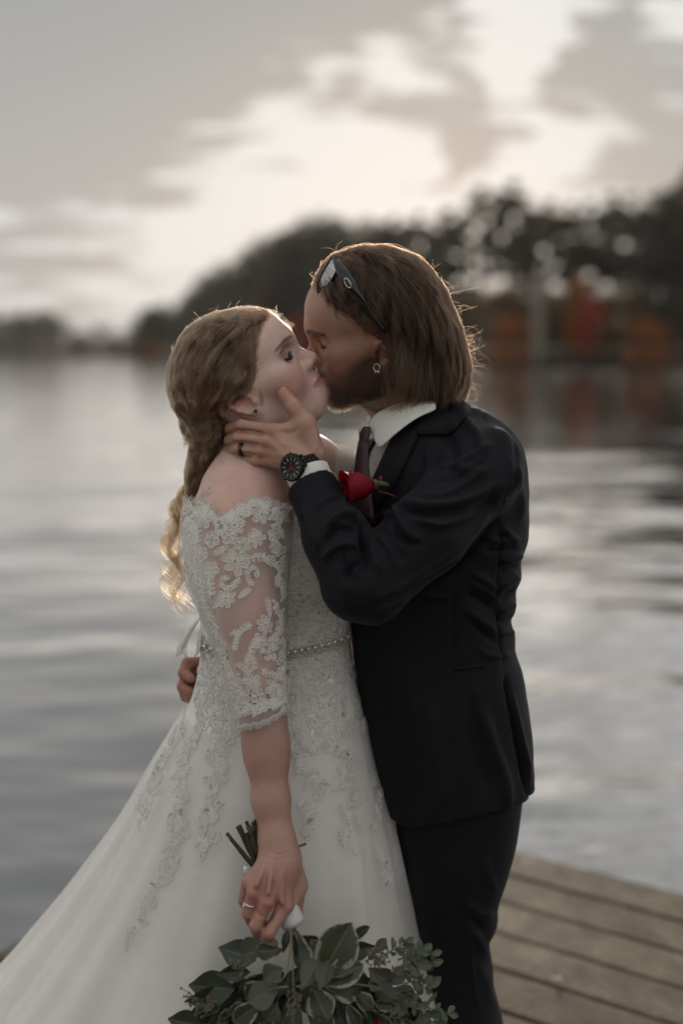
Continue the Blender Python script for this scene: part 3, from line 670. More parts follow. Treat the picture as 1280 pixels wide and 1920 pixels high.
for nm, r in (('index', .0100), ('middle', .0099), ('ring', .0094), ('pinky', .0088)):
    q = [P(*a) for a in KG[nm]]
    fg.cone(w0+(q[0]-w0)*.05, w0+(q[0]-w0)*.9, .0205, r, .012); fg.chain(q, [r, r*.98, r*.9, r*.8], .0012)
    fg.ell(q[0]+np.array([0, -.0050, 0]), (r*.8,)*3, None, .005); fg.ell(q[1]+np.array([0.001, -.0025, 0]), (r*.86,)*3, None, .004)
    fg.cone(w0+np.array([0, -.018, 0]), q[0]+np.array([.004, -.007, 0]), .003, .0038, .006)
TH_G = [P(590, 850, -.112), P(575, 792, -.110), P(551, 764, -.104), P(532, 738, -.096)]
fg.chain(TH_G, [.0175, .0140, .0126, .0108], .006); fg.ell(TH_G[2]+np.array([.001, -.004, .002]), (.009, .009, .009), None, .004)
fg.chain([P(555, 830, -.105), P(570, 800, -.107), P(520, 806, -.104)], [.017, .012, .010], .014)
# far hand round her waist
fg.chain([P(735, 890, .2), P(570, 1150, .30), P(430, 1235, .13), P(380, 1252, .07)], [.05, .04, .029, .022], .015)
for q, r in (([(385, 1240, .06), (352, 1243, .035), (344, 1262, .02), (358, 1272, .005)], .0105), ([(380, 1258, .06), (349, 1268, .035), (342, 1287, .02), (356, 1296, .005)], .0105), ([(378, 1272, .06), (350, 1289, .04), (346, 1305, .025), (358, 1313, .010)], .0098)):
    fg.chain([P(*a) for a in q], [r*1.1, r, r*.92, r*.8], .003)
for x0, x1, yd in ((850, 845, .0), (860, 850, .09)):
    fg.chain([P(x0, 1500, yd), P(x1, 1780, yd), [P(x1, 1780, yd)[0]+.03, yd, .10]], [.065, .04, .035], .03); z = P(x1, 1780, yd)[0]+.02
Vg, Qg = fg.mesh(); Vg = smooth_mesh(Vg, Qg, 1, .4)
Vg = emboss(Vg, Qg, [(((432, 808), (470, 809), (500, 816)), 3, -.003), (((432, 830), (465, 831), (492, 836)), 3, -.003), (((434, 851), (460, 851), (484, 855)), 3, -.003), (((546, 757), (553, 761), (559, 758)), 2.5, -.0012), (((544, 761), (551, 766), (558, 765)), 2.5, -.0010), (((526, 730), (531, 727), (537, 729)), 4, .0010), (((450, 790), (452, 800)), 3, -.0010), (((446, 814), (447, 824)), 3, -.0010), (((562, 800), (545, 812), (520, 808)), 5, -.002), (((525, 830), (548, 838)), 4, .0012), (((515, 850), (540, 856)), 4, .0012), (((590, 800), (594, 830), (588, 855)), 4, .0018)])
cg = np.tile(SK_G, (len(Vg), 1)); hm = np.linalg.norm(Vg-HG.w(0, 0, 0), axis=1) < .17
cg[hm] = head_pigment(HG.loc(Vg[hm]), cg[hm], True)
px, py, dd = proj(Vg); hand = (px < 640) & (Vg[:, 1] < -.03) & (py > 720)
cg[hand] = np.array([.42, .275, .20])
for x, y, s_, a in ((505, 806, 14, .4), (496, 827, 13, .4), (489, 846, 12, .35), (478, 864, 12, .35), (533, 738, 16, .45), (440, 805, 16, .3), (552, 764, 10, .3)):
    cg[hand] = blot(cg[hand], px[hand], py[hand], x, y, s_, a, (.45, .19, .135))
far = (px < 400) & (py > 1200); cg[far] = np.array([.34, .17, .12])
FOOT_G = (P(850, 1700, .03)[0], .03, .004)
groom = mesh_np('person', Vg, Qg, M_skinG, None, True, cg, FOOT_G)
tag(groom, 'bearded man in a dark suit cupping the neck of the woman he kisses', 'person')
# ------------------------------------------------------------------ gown
def ring_sheet(levels, rows, cols, fn=None, n_pow=2.1, z_top=None, z_bot=None):
    """levels: (py, x left, x right, centre y, half depth). Returns V, Q of an open tube of rings; th=0 points at the camera's right"""
    L = sorted(levels); L = np.array([(P((a[1]+a[2])/2, a[0], a[3])[2], P(a[1], a[0], a[3])[0], P(a[2], a[0], a[3])[0], a[3], a[4]) if a[0] < 2200 else (a[5], a[1], a[2], a[3], a[4]) for a in L], float)
    L = L[np.argsort(L[:, 0])]; th = np.arange(cols)*2*math.pi/cols
    zt = np.full(cols, L[-1, 0]) if z_top is None else z_top(th); zb = np.full(cols, L[0, 0]) if z_bot is None else z_bot(th)
    V = []
    for i in range(rows):
        v = i/(rows-1); z = zt+(zb-zt)*v; zc = np.clip(z, L[0, 0], L[-1, 0])
        xl, xr, cy, b = (pchip(L[:, 0], L[:, k], zc) for k in range(1, 5))
        c, s_ = np.cos(th), np.sin(th); r = (np.abs(c)**n_pow+np.abs(s_)**n_pow)**(-1/n_pow)
        m_ = r if fn is None else r*fn(th, z, v)
        V.append(np.stack([(xl+xr)/2+(xr-xl)/2*c*m_, cy-b*s_*m_, z], 1))
    V = np.concatenate(V); idx = np.arange(rows*cols).reshape(rows, cols); nx = np.roll(idx, -1, 1)
    return V, np.stack([idx[:-1], idx[1:], nx[1:], nx[:-1]], -1).reshape(-1, 4)
def bvh_of(V, Q): return BVHTree.FromPolygons([tuple(v) for v in V.tolist()], [tuple(q) for q in Q.tolist()])

M_satin = principled('ivory satin', (.84, .815, .77), .55, .25, var=.04, scale=30, bump=.15, bscale=900, bdist=.0004, trans=.06)
M_lace = principled('ivory lace thread', (.86, .835, .785), .8, .15, var=.06, trans=.15)
M_lacefill = principled('ivory lace petal', (.80, .78, .73), .9, .05, var=.05, alpha=.55, trans=.25)
def net_mat(name, lo, hi, sc):
    m, n, out = material(name); oc = n.obj(); v = n.noise(oc, sc, 4, .5)
    a = n.m('ADD', n.m('MULTIPLY', v, hi-lo), lo)
    lw = n.add('ShaderNodeLayerWeight', Blend=.45).outputs['Facing']; a = n.m('ADD', a, n.m('MULTIPLY', lw, .35), clamp=True)
    p = n.add('ShaderNodeBsdfDiffuse', Color=(.84, .815, .78, 1)); tl = n.add('ShaderNodeBsdfTranslucent', Color=(.84, .815, .78, 1)); t = n.add('ShaderNodeBsdfTransparent')
    x0 = n.add('ShaderNodeMixShader', _0=.16); n.l.new(p.outputs[0], x0.inputs[1]); n.l.new(tl.outputs[0], x0.inputs[2])
    x = n.add('ShaderNodeMixShader', _0=a); n.l.new(t.outputs[0], x.inputs[1]); n.l.new(x0.outputs[0], x.inputs[2]); n.l.new(x.outputs[0], out.inputs[0]); return m
M_tulle = net_mat('sleeve net', .12, .24, 60); M_veil = net_mat('skirt tulle', .30, .72, 9)
M_ribbon = principled('white satin ribbon', (.78, .77, .75), .4, .4, var=.03, trans=.35)

GOWN = [(925, 372, 640, .03, .095), (960, 348, 655, .025, .11), (1010, 341, 668, .015, .122), (1080, 350, 670, .012, .122), (1150, 374, 661, .02, .112), (1205, 375, 658, .02, .11), (1260, 369, 668, .02, .125), (1330, 348, 684, .02, .152), (1430, 292, 706, .03, .19), (1540, 234, 738, .04, .222), (1617, 184, 752, .045, .24), (1685, 138, 764, .05, .258), (1749, 90, 772, .05, .275), (1820, 36, 784, .05, .295), (1920, -62, 800, .05, .33), (2300, 0, 0, .05, .48, .02)]
GOWN[-1] = (2300, -1.15, .26, .05, .50, .02)
Z0, Z1 = P(520, 1240, 0)[2], .02
def folds(th, z, v):
    a = np.clip((Z0-z)/(Z0-Z1), 0, 1)**.8; w = th+.12*np.sin(3*th+1)+.06*np.sin(z*5)
    f = .5*np.sin(9*w+.7)+.32*np.sin(15*w+2.1+.8*z)+.22*np.sin(26*w+1.2-1.1*z); f = np.sign(f)*np.abs(f)**.85
    return .985+a*(.055*f-.01)
Vd, Qd = ring_sheet(GOWN, 260, 300, folds)
FOLDS = [(((392, 1330), (330, 1450), (262, 1590), (150, 1800)), 9, .009), (((420, 1345), (368, 1480), (330, 1640), (250, 1860)), 10, .009), (((430, 1560), (400, 1680), (370, 1800), (340, 1900)), 8, .006), (((300, 1430), (215, 1580), (120, 1730), (20, 1860)), 12, .013), (((700, 1480), (722, 1620), (742, 1760)), 8, .006), (((600, 1560), (612, 1680), (620, 1790)), 14, .006),
    (((362, 1330), (300, 1450), (232, 1590), (110, 1800)), 9, -.011), (((455, 1400), (440, 1560), (425, 1740)), 12, -.010), (((660, 1440), (680, 1600), (690, 1760)), 10, -.010), (((575, 1480), (585, 1620), (590, 1780)), 10, -.004),
    (((545, 1130), (600, 1118), (655, 1095)), 7, .0015), (((545, 1160), (600, 1150), (655, 1130)), 6, -.0015), (((545, 1262), (600, 1258), (660, 1240)), 8, .002)]
Vd = emboss(Vd, Qd, FOLDS)
# the neckline is cut lower at the front
dress = mesh_np('gown', Vd, Qd, M_satin, bride); bvD = bvh_of(Vd, Qd)
def fn_t(th, z, v):
    a = np.clip((Z0-z)/(Z0-Z1), 0, 1); w = th+.2*np.sin(2*th)
    f = .5*np.sin(11*w+2.7)+.35*np.sin(19*w+.3+z)+.25*np.sin(31*w+.9); return 1.012+a*(.060+.085*f)
TL = [(a[0], a[1]-max(0, (a[0]-1260))*.012, *a[2:]) for a in GOWN if a[0] >= 1330]
TL[-1] = (2300, -1.22, .28, .05, .53, .02)
Vt, Qt = ring_sheet(TL, 130, 320, fn_t)
Vt = emboss(Vt, Qt, [(l_, w_, h_*1.5) for l_, w_, h_ in FOLDS if l_[-1][1] > 1300])
mesh_np('tulle_overskirt', Vt, Qt, M_veil, dress); bvT = bvh_of(Vt, Qt)

# sleeve
SLV = [(925, 352, 542, -.075, .09), (960, 342, 546, -.085, .094), (1000, 338, 546, -.10, .09), (1060, 341, 542, -.118, .084), (1110, 358, 539, -.136, .078), (1150, 377, 536, -.150, .071), (1200, 395, 535, -.160, .066), (1260, 415, 536, -.170, .060), (1320, 434, 540, -.180, .055), (1365, 446, 541, -.187, .0525)]
SX = np.array([(338, 952), (352, 944), (372, 941), (398, 946), (412, 962), (420, 967), (432, 962), (448, 944), (470, 934), (500, 938), (525, 950), (546, 968)], float)
def stop(th):
    px_ = 442+103*np.cos(th); y = np.interp(px_, SX[:, 0], SX[:, 1])+2.2*np.sin(px_*.55); y = np.where(np.sin(th) > 0, y, 955+3*np.sin(th*22)); return P(440, 1, 0)[2]*0+np.array([P(440, v, -.15)[2] for v in y])
def sbot(th):
    px_ = 494+47*np.cos(th); y = np.interp(px_, [446, 470, 500, 541], [1355, 1342, 1334, 1320])+2.5*np.abs(np.sin(th*9)); return np.array([P(500, v, -.19)[2] for v in y])
Vs, Qs = ring_sheet(SLV, 90, 150, lambda th, z, v: 1.02+.004*np.sin(th*7+z*60)*np.sin(z*40), 2.0, stop, sbot)
Vs = emboss(Vs, Qs, [(((390, 1140), (460, 1136), (538, 1120)), 5, .004), (((392, 1165), (440, 1185), (500, 1196), (536, 1200)), 4, .003), (((395, 1150), (450, 1156), (536, 1140)), 6, -.003), (((400, 1172), (440, 1205), (480, 1235)), 4, .0025), (((455, 1222), (500, 1210), (535, 1205)), 4, .002), (((345, 1000), (375, 1015), (410, 1010)), 8, .003)])
sleeve = mesh_np('sleeve', Vs, Qs, M_tulle, dress); bvS = bvh_of(Vs, Qs)
# far sleeve, a band of lace round the far shoulder
FSL = [(838, 590, 650, .14, .07), (850, 580, 664, .145, .08), (880, 567, 680, .15, .088), (930, 568, 686, .155, .088), (1000, 585, 690, .17, .08), (1100, 620, 700, .2, .06)]
Vf, Qf = ring_sheet(FSL, 50, 60, lambda th, z, v: 1+.03*np.sin(th*11+z*90)*(1-v))
mesh_np('sleeve', Vf, Qf, net_mat('far sleeve lace', .45, .75, 55), dress)

# lace: motifs of cord and petal, laid on the cloth
def arc(c, r, a0, a1, k, r1=None):
    t = np.linspace(a0, a1, k); R = np.linspace(r, r if r1 is None else r1, k); return np.stack([c[0]+R*np.cos(t), c[1]+R*np.sin(t)], 1)
def petal(a, l, w, r0=.12, notch=.0):
    t = np.linspace(0, 2*math.pi, 13)[:-1]; u = r0+(l-r0)*(.5-.5*np.cos(t)); v = w*np.sin(t)*(.55+.45*(u/l)); u = u-notch*np.exp(-((t-math.pi)/.4)**2)
    return np.stack([u*math.cos(a)-v*math.sin(a), u*math.sin(a)+v*math.cos(a)], 1)
def motif(kind, r):
    cords, fills = [], []
    if kind == 'flower':
        k = r.choice([5, 6, 6, 7])
        for i in range(k):
            a = i*2*math.pi/k+r.uniform(-.1, .1); p_ = petal(a, r.uniform(.85, 1.05), .30*6/k, .12, .12); cords.append(np.concatenate([p_, p_[:1]])); fills.append(p_)
            cords.append(np.array([[.15*math.cos(a), .15*math.sin(a)], [.6*math.cos(a), .6*math.sin(a)]]))
        cords.append(arc((0, 0), .17, 0, 2*math.pi, 8))
    elif kind == 'floret':
        for i in range(5):
            a = i*1.2566; p_ = arc((.55*math.cos(a), .55*math.sin(a)), .40, a-2.6, a+2.6, 9); cords.append(p_); fills.append(p_)
        cords.append(arc((0, 0), .2, 0, 6.283, 7))
    elif kind == 'scroll':
        q = arc((0, 0), .25, -1.2, 3.9, 14, 1.0); q2 = arc((0, 0), .10, -1.0, 3.9, 14, .78); cords += [q, q2]; fills.append(np.concatenate([q, q2[::-1]]))
        e = q[-1]; cords.append(arc(q[0]*.6, .22, 0, 6.28, 8)); fills.append(arc(q[0]*.6, .2, 0, 5.6, 8))
        for i in range(3): cords.append(arc(q[6+3*i], .16, 0, 6.28, 7))
    elif kind == 'sprig':
        t = np.linspace(-1, 1, 10); st = np.stack([t, .22*np.sin(t*2.2)], 1); cords.append(st)
        for i, tt in enumerate(np.linspace(-.75, .8, 5)):
            for sg in (-1, 1):
                p_ = petal(sg*.9, r.uniform(.36, .5), .12, .02)+[tt, .22*math.sin(tt*2.2)]; cords.append(np.concatenate([p_, p_[:1]])); fills.append(p_)
        p_ = petal(0, .5, .15, .02)+st[-1]; cords.append(np.concatenate([p_, p_[:1]])); fills.append(p_)
    elif kind == 'leaf':
        p_ = petal(0, 2., .42, 0)-[1, 0]; cords.append(np.concatenate([p_, p_[:1]])); fills.append(p_); cords.append(np.array([[-1, 0], [.7, 0]]))
        for x in (-.4, 0, .4): cords.append(np.array([[x, 0], [x+.28, .25]])); cords.append(np.array([[x, 0], [x+.28, -.25]]))
    return cords, fills
LACE_R = np.random.default_rng(21)
def lay(bv, px, py, kind, size, ang_, cords_mb, fill_mb, cr=.00075, off=.0014, fill=True):
    hit = bv.ray_cast(Vector(CAM), Vector(ray(px, py)))
    if hit[0] is None: return False
    c, nn = np.array(hit[0]), np.array(hit[1]); nn = nn if nn@(CAM-c) > 0 else -nn
    t1 = nrm(np.cross(UP, nn)); t2 = np.cross(nn, t1); t1, t2 = math.cos(ang_)*t1+math.sin(ang_)*t2, -math.sin(ang_)*t1+math.cos(ang_)*t2
    def put(q, o):
        out = []
        for u, v in q:
            g = bv.find_nearest(Vector(c+size*(u*t1+v*t2)))
            m_ = np.array(g[1]); m_ = m_ if m_@nn > 0 else -m_; out.append(np.array(g[0])+m_*o)
        return np.array(out)
    co, fi = motif(kind, LACE_R)
    for q in co: cords_mb.tube(put(q, off), cr, 4, cap=False)
    if fill:
        for q in fi:
            w_ = put(q, off*.6); k = len(w_); cen = w_.mean(0)+nn*.0006
            fill_mb.raw(np.concatenate([w_, [cen]]), [(i, (i+1) % k, k) for i in range(k)])
    return True
def lace_piece(bv, px, py, kind, size, ang_, parent, **kw):
    a, b = MB(), MB()
    if not lay(bv, px, py, kind, size, ang_, a, b, **kw): return
    nm = {'flower': 'lace_flower', 'floret': 'lace_floret', 'scroll': 'lace_scroll', 'sprig': 'lace_sprig', 'leaf': 'lace_leaf'}[kind]
    nf = len(a.F); V = np.concatenate(a.V+b.V); o = mesh_np(nm, V, a.F+[tuple(i+a.nv for i in f) for f in b.F], M_lace, parent)
    o.data.materials.append(M_lacefill); mi = np.zeros(len(o.data.polygons), np.int32); mi[nf:] = 1; o.data.polygons.foreach_set('material_index', mi)
SL = [(441, 1053, 'flower', .024, .3), (425, 1088, 'scroll', .021, 3.6), (478, 1076, 'scroll', .019, 5.6), (424, 1122, 'flower', .0165, 1.2), (459, 1112, 'leaf', .013, 5.6), (395, 1098, 'sprig', .018, 4.9), (398, 1068, 'floret', .013, .2), (472, 1046, 'sprig', .019, .2), (497, 1048, 'leaf', .010, .9), (415, 1032, 'leaf', .014, 2.6), (455, 1022, 'floret', .014, .5), (480, 1008, 'flower', .017, .9),
    (513, 1005, 'floret', .013, 0), (520, 1030, 'flower', .014, .5), (508, 1052, 'floret', .010, .5), (527, 1060, 'floret', .012, 1.), (522, 1090, 'flower', .013, 0), (530, 1112, 'floret', .008, 0), (503, 1138, 'leaf', .015, 4.6), (522, 1150, 'sprig', .016, 1.4), (497, 1172, 'flower', .017, .8), (524, 1176, 'floret', .013, .2), (457, 1180, 'sprig', .015, 2.9), (487, 1204, 'flower', .015, .2), (514, 1205, 'flower', .016, .9), (470, 1222, 'sprig', .018, 5.4), (442, 1206, 'sprig', .013, 5.3), (528, 1230, 'floret', .012, 0), (500, 1232, 'scroll', .014, 1.2), (470, 1245, 'floret', .012, .4),
    (450, 1268, 'scroll', .020, 2.0), (474, 1280, 'flower', .015, .1), (505, 1262, 'sprig', .016, .7), (527, 1262, 'flower', .014, .8), (455, 1302, 'flower', .016, .6), (484, 1306, 'floret', .013, .1), (510, 1290, 'flower', .015, .4), (530, 1300, 'floret', .012, .9), (437, 1290, 'floret', .010, .9), (462, 1328, 'scroll', .013, .4), (495, 1322, 'floret', .011, .2), (520, 1316, 'scroll', .012, 2.2),
    (360, 968, 'scroll', .017, .8), (385, 972, 'flower', .018, .2), (410, 990, 'scroll', .017, 2.4), (440, 985, 'flower', .019, .7), (462, 962, 'scroll', .019, .1), (490, 965, 'flower', .019, .4), (520, 975, 'scroll', .016, 1.5), (372, 1000, 'sprig', .019, 4.9), (398, 1012, 'floret', .014, .4), (430, 1008, 'floret', .013, 1.), (352, 1000, 'floret', .014, .1), (356, 1035, 'sprig', .018, 4.6), (366, 1068, 'leaf', .015, 4.4), (380, 1040, 'floret', .012, .3), (376, 1100, 'floret', .012, .6), (384, 1128, 'sprig', .014, 4.9), (398, 1165, 'floret', .011, .4), (408, 1195, 'leaf', .011, 4.6), (418, 1228, 'floret', .011, .1), (428, 1258, 'sprig', .014, 4.8), (410, 1132, 'leaf', .012, 5.6)]
for px_, py_, k_, s_, a_ in SL: lace_piece(bvS, px_, py_, k_, s_, -a_, sleeve)
# denser small lace along the edges, and on the bodice and hips
def lace_mass(name, bv, spots, parent, cr=.0006, off=.0010, fill=True):
    a, b = MB(), MB()
    for px_, py_, k_, s_ in spots: lay(bv, px_, py_, k_, s_, LACE_R.uniform(0, 6.28), a, b, cr, off, fill)
    nf = len(a.F); o = mesh_np(name, np.concatenate(a.V+b.V), a.F+[tuple(i+a.nv for i in f) for f in b.F], M_lace, parent); o.data.materials.append(M_lacefill)
    mi = np.zeros(len(o.data.polygons), np.int32); mi[nf:] = 1; o.data.polygons.foreach_set('material_index', mi); tag(o, kind='stuff'); return o
KK = ['floret', 'scroll', 'sprig', 'flower', 'leaf']; u_ = LACE_R.uniform
ed = [(x, np.interp(x, SX[:, 0], SX[:, 1])+u_(3, 24), KK[LACE_R.integers(5)], u_(.008, .012)) for x in np.arange(342, 545, 5.5)]
ed += [(x, np.interp(x, [440, 470, 500, 541], [1355, 1342, 1334, 1320])-u_(3, 20), KK[LACE_R.integers(5)], u_(.006, .010)) for x in np.arange(445, 540, 5)]
ed += [(np.interp(y, [1000, 1060, 1110, 1150, 1260, 1340], [341, 345, 362, 381, 419, 446])+u_(3, 18), y, KK[LACE_R.integers(5)], u_(.006, .010)) for y in np.arange(985, 1335, 9)]
ed += [(534-u_(0, 22), y, KK[LACE_R.integers(5)], u_(.006, .010)) for y in np.arange(985, 1330, 8)]
lace_mass('lace_edging', bvS, ed, sleeve)
bod = []
for y in np.arange(985, 1385, 13):
    for x in np.arange(372 if y > 1120 else 520, 672, 13): bod.append((x+u_(-6, 6), y+u_(-6, 6), KK[LACE_R.integers(5)], u_(.011, .017)))
lace_mass('bodice_lace', bvD, bod, dress, .0007, .0014, True)
cas = []
for path, n_, spread in ((((358, 1345), (318, 1400), (296, 1450), (268, 1530)), 30, 11), (((375, 1350), (352, 1420), (335, 1500), (320, 1575)), 34, 13), (((425, 1350), (405, 1430), (395, 1530), (388, 1600)), 40, 17), (((600, 1350), (640, 1420), (660, 1490), (655, 1590)), 42, 17), (((575, 1350), (590, 1400), (640, 1360)), 30, 22), (((570, 1500), (580, 1530), (578, 1556)), 10, 8), (((700, 1450), (712, 1520), (708, 1545)), 12, 8), (((712, 1600), (722, 1630), (722, 1655)), 10, 9), (((480, 1360), (560, 1370), (690, 1360)), 34, 24), (((556, 1400), (570, 1440), (600, 1480)), 16, 16)):
    for q in resample(path, n_): cas.append((q[0]+u_(-spread, spread), q[1]+u_(-9, 9), KK[LACE_R.integers(5)], u_(.008, .014)))
lace_mass('skirt_lace', bvT, cas, dress, .0006, .0010)
for i, q in enumerate(resample(((338, 1560), (318, 1610), (300, 1660), (272, 1700), (262, 1730), (240, 1765)), 17)):
    lace_piece(bvT, q[0]+u_(-9, 9), q[1]+u_(-5, 5), KK[(i*2) % 5], (.020-.0007*i)*u_(.8, 1.1), u_(0, 6.28), dress, cr=.0006, off=.0010)
for q in ((275, 1520, .016), (262, 1548, .015), (290, 1480, .013), (300, 1440, .012), (322, 1385, .012), (268, 1500, .013)): lace_piece(bvT, q[0], q[1], KK[int(u_(0, 5))], q[2], u_(0, 6.28), dress, cr=.0006, off=.001)
# eyelash fringe along the neckline and the hem of the sleeve
fr = MB()
for j in range(0, 150):
    for s_ in (0, .33, .66):
        if math.sin((j+s_)*2*math.pi/150) < -.2: continue
        a = Vs[j]*(1-s_)+Vs[(j+1) % 150]*s_; d_ = nrm(np.array([u_(-.5, .5), u_(-.25, .15), 1.])); ln = u_(.004, .010); fr.tube([a-d_*.002, a+d_*ln*.6, a+d_*ln+np.array([u_(-.002, .002), 0, 0])], [.0004, .0004, .0002], 3, False)
        a = Vs[89*150+j]*(1-s_)+Vs[89*150+(j+1) % 150]*s_; d_ = nrm(np.array([u_(-.1, .25), u_(-.2, .2), -1.])); ln = u_(.007, .010); fr.tube([a-d_*.002, a+d_*ln], [.00045, .0003], 3, False)
tag(fr.build('lace_fringe', M_lace, sleeve), kind='stuff')

# jewelled belt
M_bead = principled('crystal bead', (.60, .57, .51), .15, .9, .55, var=.35, scale=400); M_silver = principled('silver', (.62, .60, .56), .25, .5, 1., var=.1)
bl = MB(); pb = resample([(372, 1206), (420, 1222), (480, 1230), (545, 1222), (600, 1210), (640, 1197), (664, 1184)], 120)
for i, (x, y) in enumerate(pb):
    h_ = bvD.ray_cast(Vector(CAM), Vector(ray(x, y)))
    if h_[0] is None: continue
    c, nn = np.array(h_[0]), np.array(h_[1]); nn = nn if nn@(CAM-c) > 0 else -nn
    w_ = math.sin(i*.62)
    for s_ in (-1, 1): bl.ball(c+nn*(.003+.0012*s_*math.cos(i*.62))+UP*(.0062*w_*s_), .0020, 7, 5)
    for s_ in (-1, 1): bl.ball(c+nn*.0025+UP*.0108*s_, .0015, 6, 4)
    if i % 5 == 2: bl.ball(c+nn*.004, (.0045, .0040, .0045), 8, 5)
bl.build('belt', M_bead, dress)
# white ribbon tied at the back
def strip(pts, w, wd, name, mat, parent):
    p_ = resample(pts, 26); wv = np.asarray(wd, float); V = np.concatenate([np.stack([a-wv*w/2, a+wv*w/2]) for a in p_]); Q = np.array([(2*i, 2*i+1, 2*i+3, 2*i+2) for i in range(25)])
    o = mesh_np(name, V, Q, mat, parent); md = o.modifiers.new('s', 'SOLIDIFY'); md.thickness = .0008; return o
strip([P(388, 1150, .02), P(362, 1172, .005), P(342, 1205, 0), P(337, 1228, .005)], .020, nrm(np.array([.75, -.45, .5])), 'ribbon', M_ribbon, dress)
strip([P(385, 1160, .0), P(376, 1190, -.02), P(371, 1222, -.03), P(358, 1234, -.025), P(346, 1222, -.01), P(352, 1195, .01), P(372, 1160, .02)], .010, nrm(np.array([.7, -.6, .3])), 'ribbon', M_ribbon, dress)

# ------------------------------------------------------------------ suit
M_suit = None
m, n, out = material('midnight wool'); oc = n.obj()
mp = n.add('ShaderNodeMapping', Vector=oc); mp.inputs['Scale'].default_value = (1, 1, 1); mp.inputs['Rotation'].default_value = (0, .78, 0)
w1 = n.noise(oc, 1400, 2, .5); c = n.mix(n.noise(oc, 300, 4, .7), (.0021, .0022, .0040, 1), (.0058, .0056, .0090, 1))
p = n.add('ShaderNodeBsdfPrincipled', Base_Color=c, Roughness=.72, Normal=n.bump(n.m('ADD', w1, n.m('MULTIPLY', n.noise(oc, 60, 4, .6), 1.5)), .30, .0012)); p.inputs['Specular IOR Level'].default_value = .22
p.inputs['Sheen Weight'].default_value = .06; p.inputs['Sheen Roughness'].default_value = .45; p.inputs['Sheen Tint'].default_value = (.55, .5, .6, 1)
n.l.new(p.outputs[0], out.inputs[0]); M_suit = m
M_shirt = principled('white cotton', (.72, .71, .67), .8, .2, var=.03, bump=.15, bscale=1500, bdist=.0003, trans=.1)
M_tie = principled('wine red tie', (.022, .003, .0055), .45, .4, var=.2, scale=300, sheen=.3)
fj = Field(grade((-.13, .34, .0040)), grade((-.30, .09, .0040), (.09, .26, .008)), grade((.70, 1.47, .0042)))
JK = [(752, 792, 868, .06, .065), (775, 742, 918, .05, .10), (800, 712, 952, .045, .125), (830, 690, 973, .045, .142), (870, 670, 983, .045, .155), (930, 656, 987, .045, .160), (1000, 650, 986, .045, .158), (1050, 651, 972, .045, .152), (1075, 652, 973, .045, .15), (1100, 653, 963, .045, .147), (1130, 654, 964, .045, .145), (1155, 655, 955, .045, .143), (1185, 657, 962, .045, .142), (1210, 660, 962, .045, .143), (1250, 665, 974, .045, .146), (1300, 672, 984, .045, .150), (1350, 681, 991, .045, .152), (1400, 691, 996, .045, .154), (1450, 702, 1001, .045, .155), (1500, 716, 996, .045, .155), (1560, 738, 985, .045, .15)]
def secs(L, npow=2.4): return [(P((a[1]+a[2])/2, a[0], a[3])[2], (P(a[1], a[0], a[3])[0]+P(a[2], a[0], a[3])[0])/2, a[3], (P(a[2], a[0], a[3])[0]-P(a[1], a[0], a[3])[0])/2, a[4], 0, npow) for a in L]
fj.loft(secs(JK), .004)
fj.chain([P(908, 872, -.080), P(895, 900, -.105)], [.064, .064], .03)
SA = [P(905, 880, -.085), P(800, 1000, -.165), P(690, 1100, -.203)]
fj.chain(SA, [.062, .064, .057], .012)
fj.cone(P(690, 1100, -.203), P(662, 1104, -.205), .057, .047, .02)
SF = [P(668, 1098, -.207), P(632, 1010, -.178), P(588, 918, -.128), P(581, 902, -.120)]
fj.chain(SF, [.050, .053, .0395, .0385], .012)
ax = nrm(SF[-1]-SF[1]); cpt = P(583, 908, -.121)
fj.put(lambda X, Y, Z: np.maximum(-((X-cpt[0])*ax[0]+(Y-cpt[1])*ax[1]+(Z-cpt[2])*ax[2]), np.sqrt((X-cpt[0])**2+(Y-cpt[1])**2+(Z-cpt[2])**2)-.052), cpt-.05, cpt+.07, .002, 'sub')
fj.cone(SF[2]-ax*.03, SF[3]+ax*.03, .0345, .0345, .003, 'sub')
def ztri(px, py, d_): pass
Vj, Qj = fj.mesh(); Vj = smooth_mesh(Vj, Qj, 2, .5)
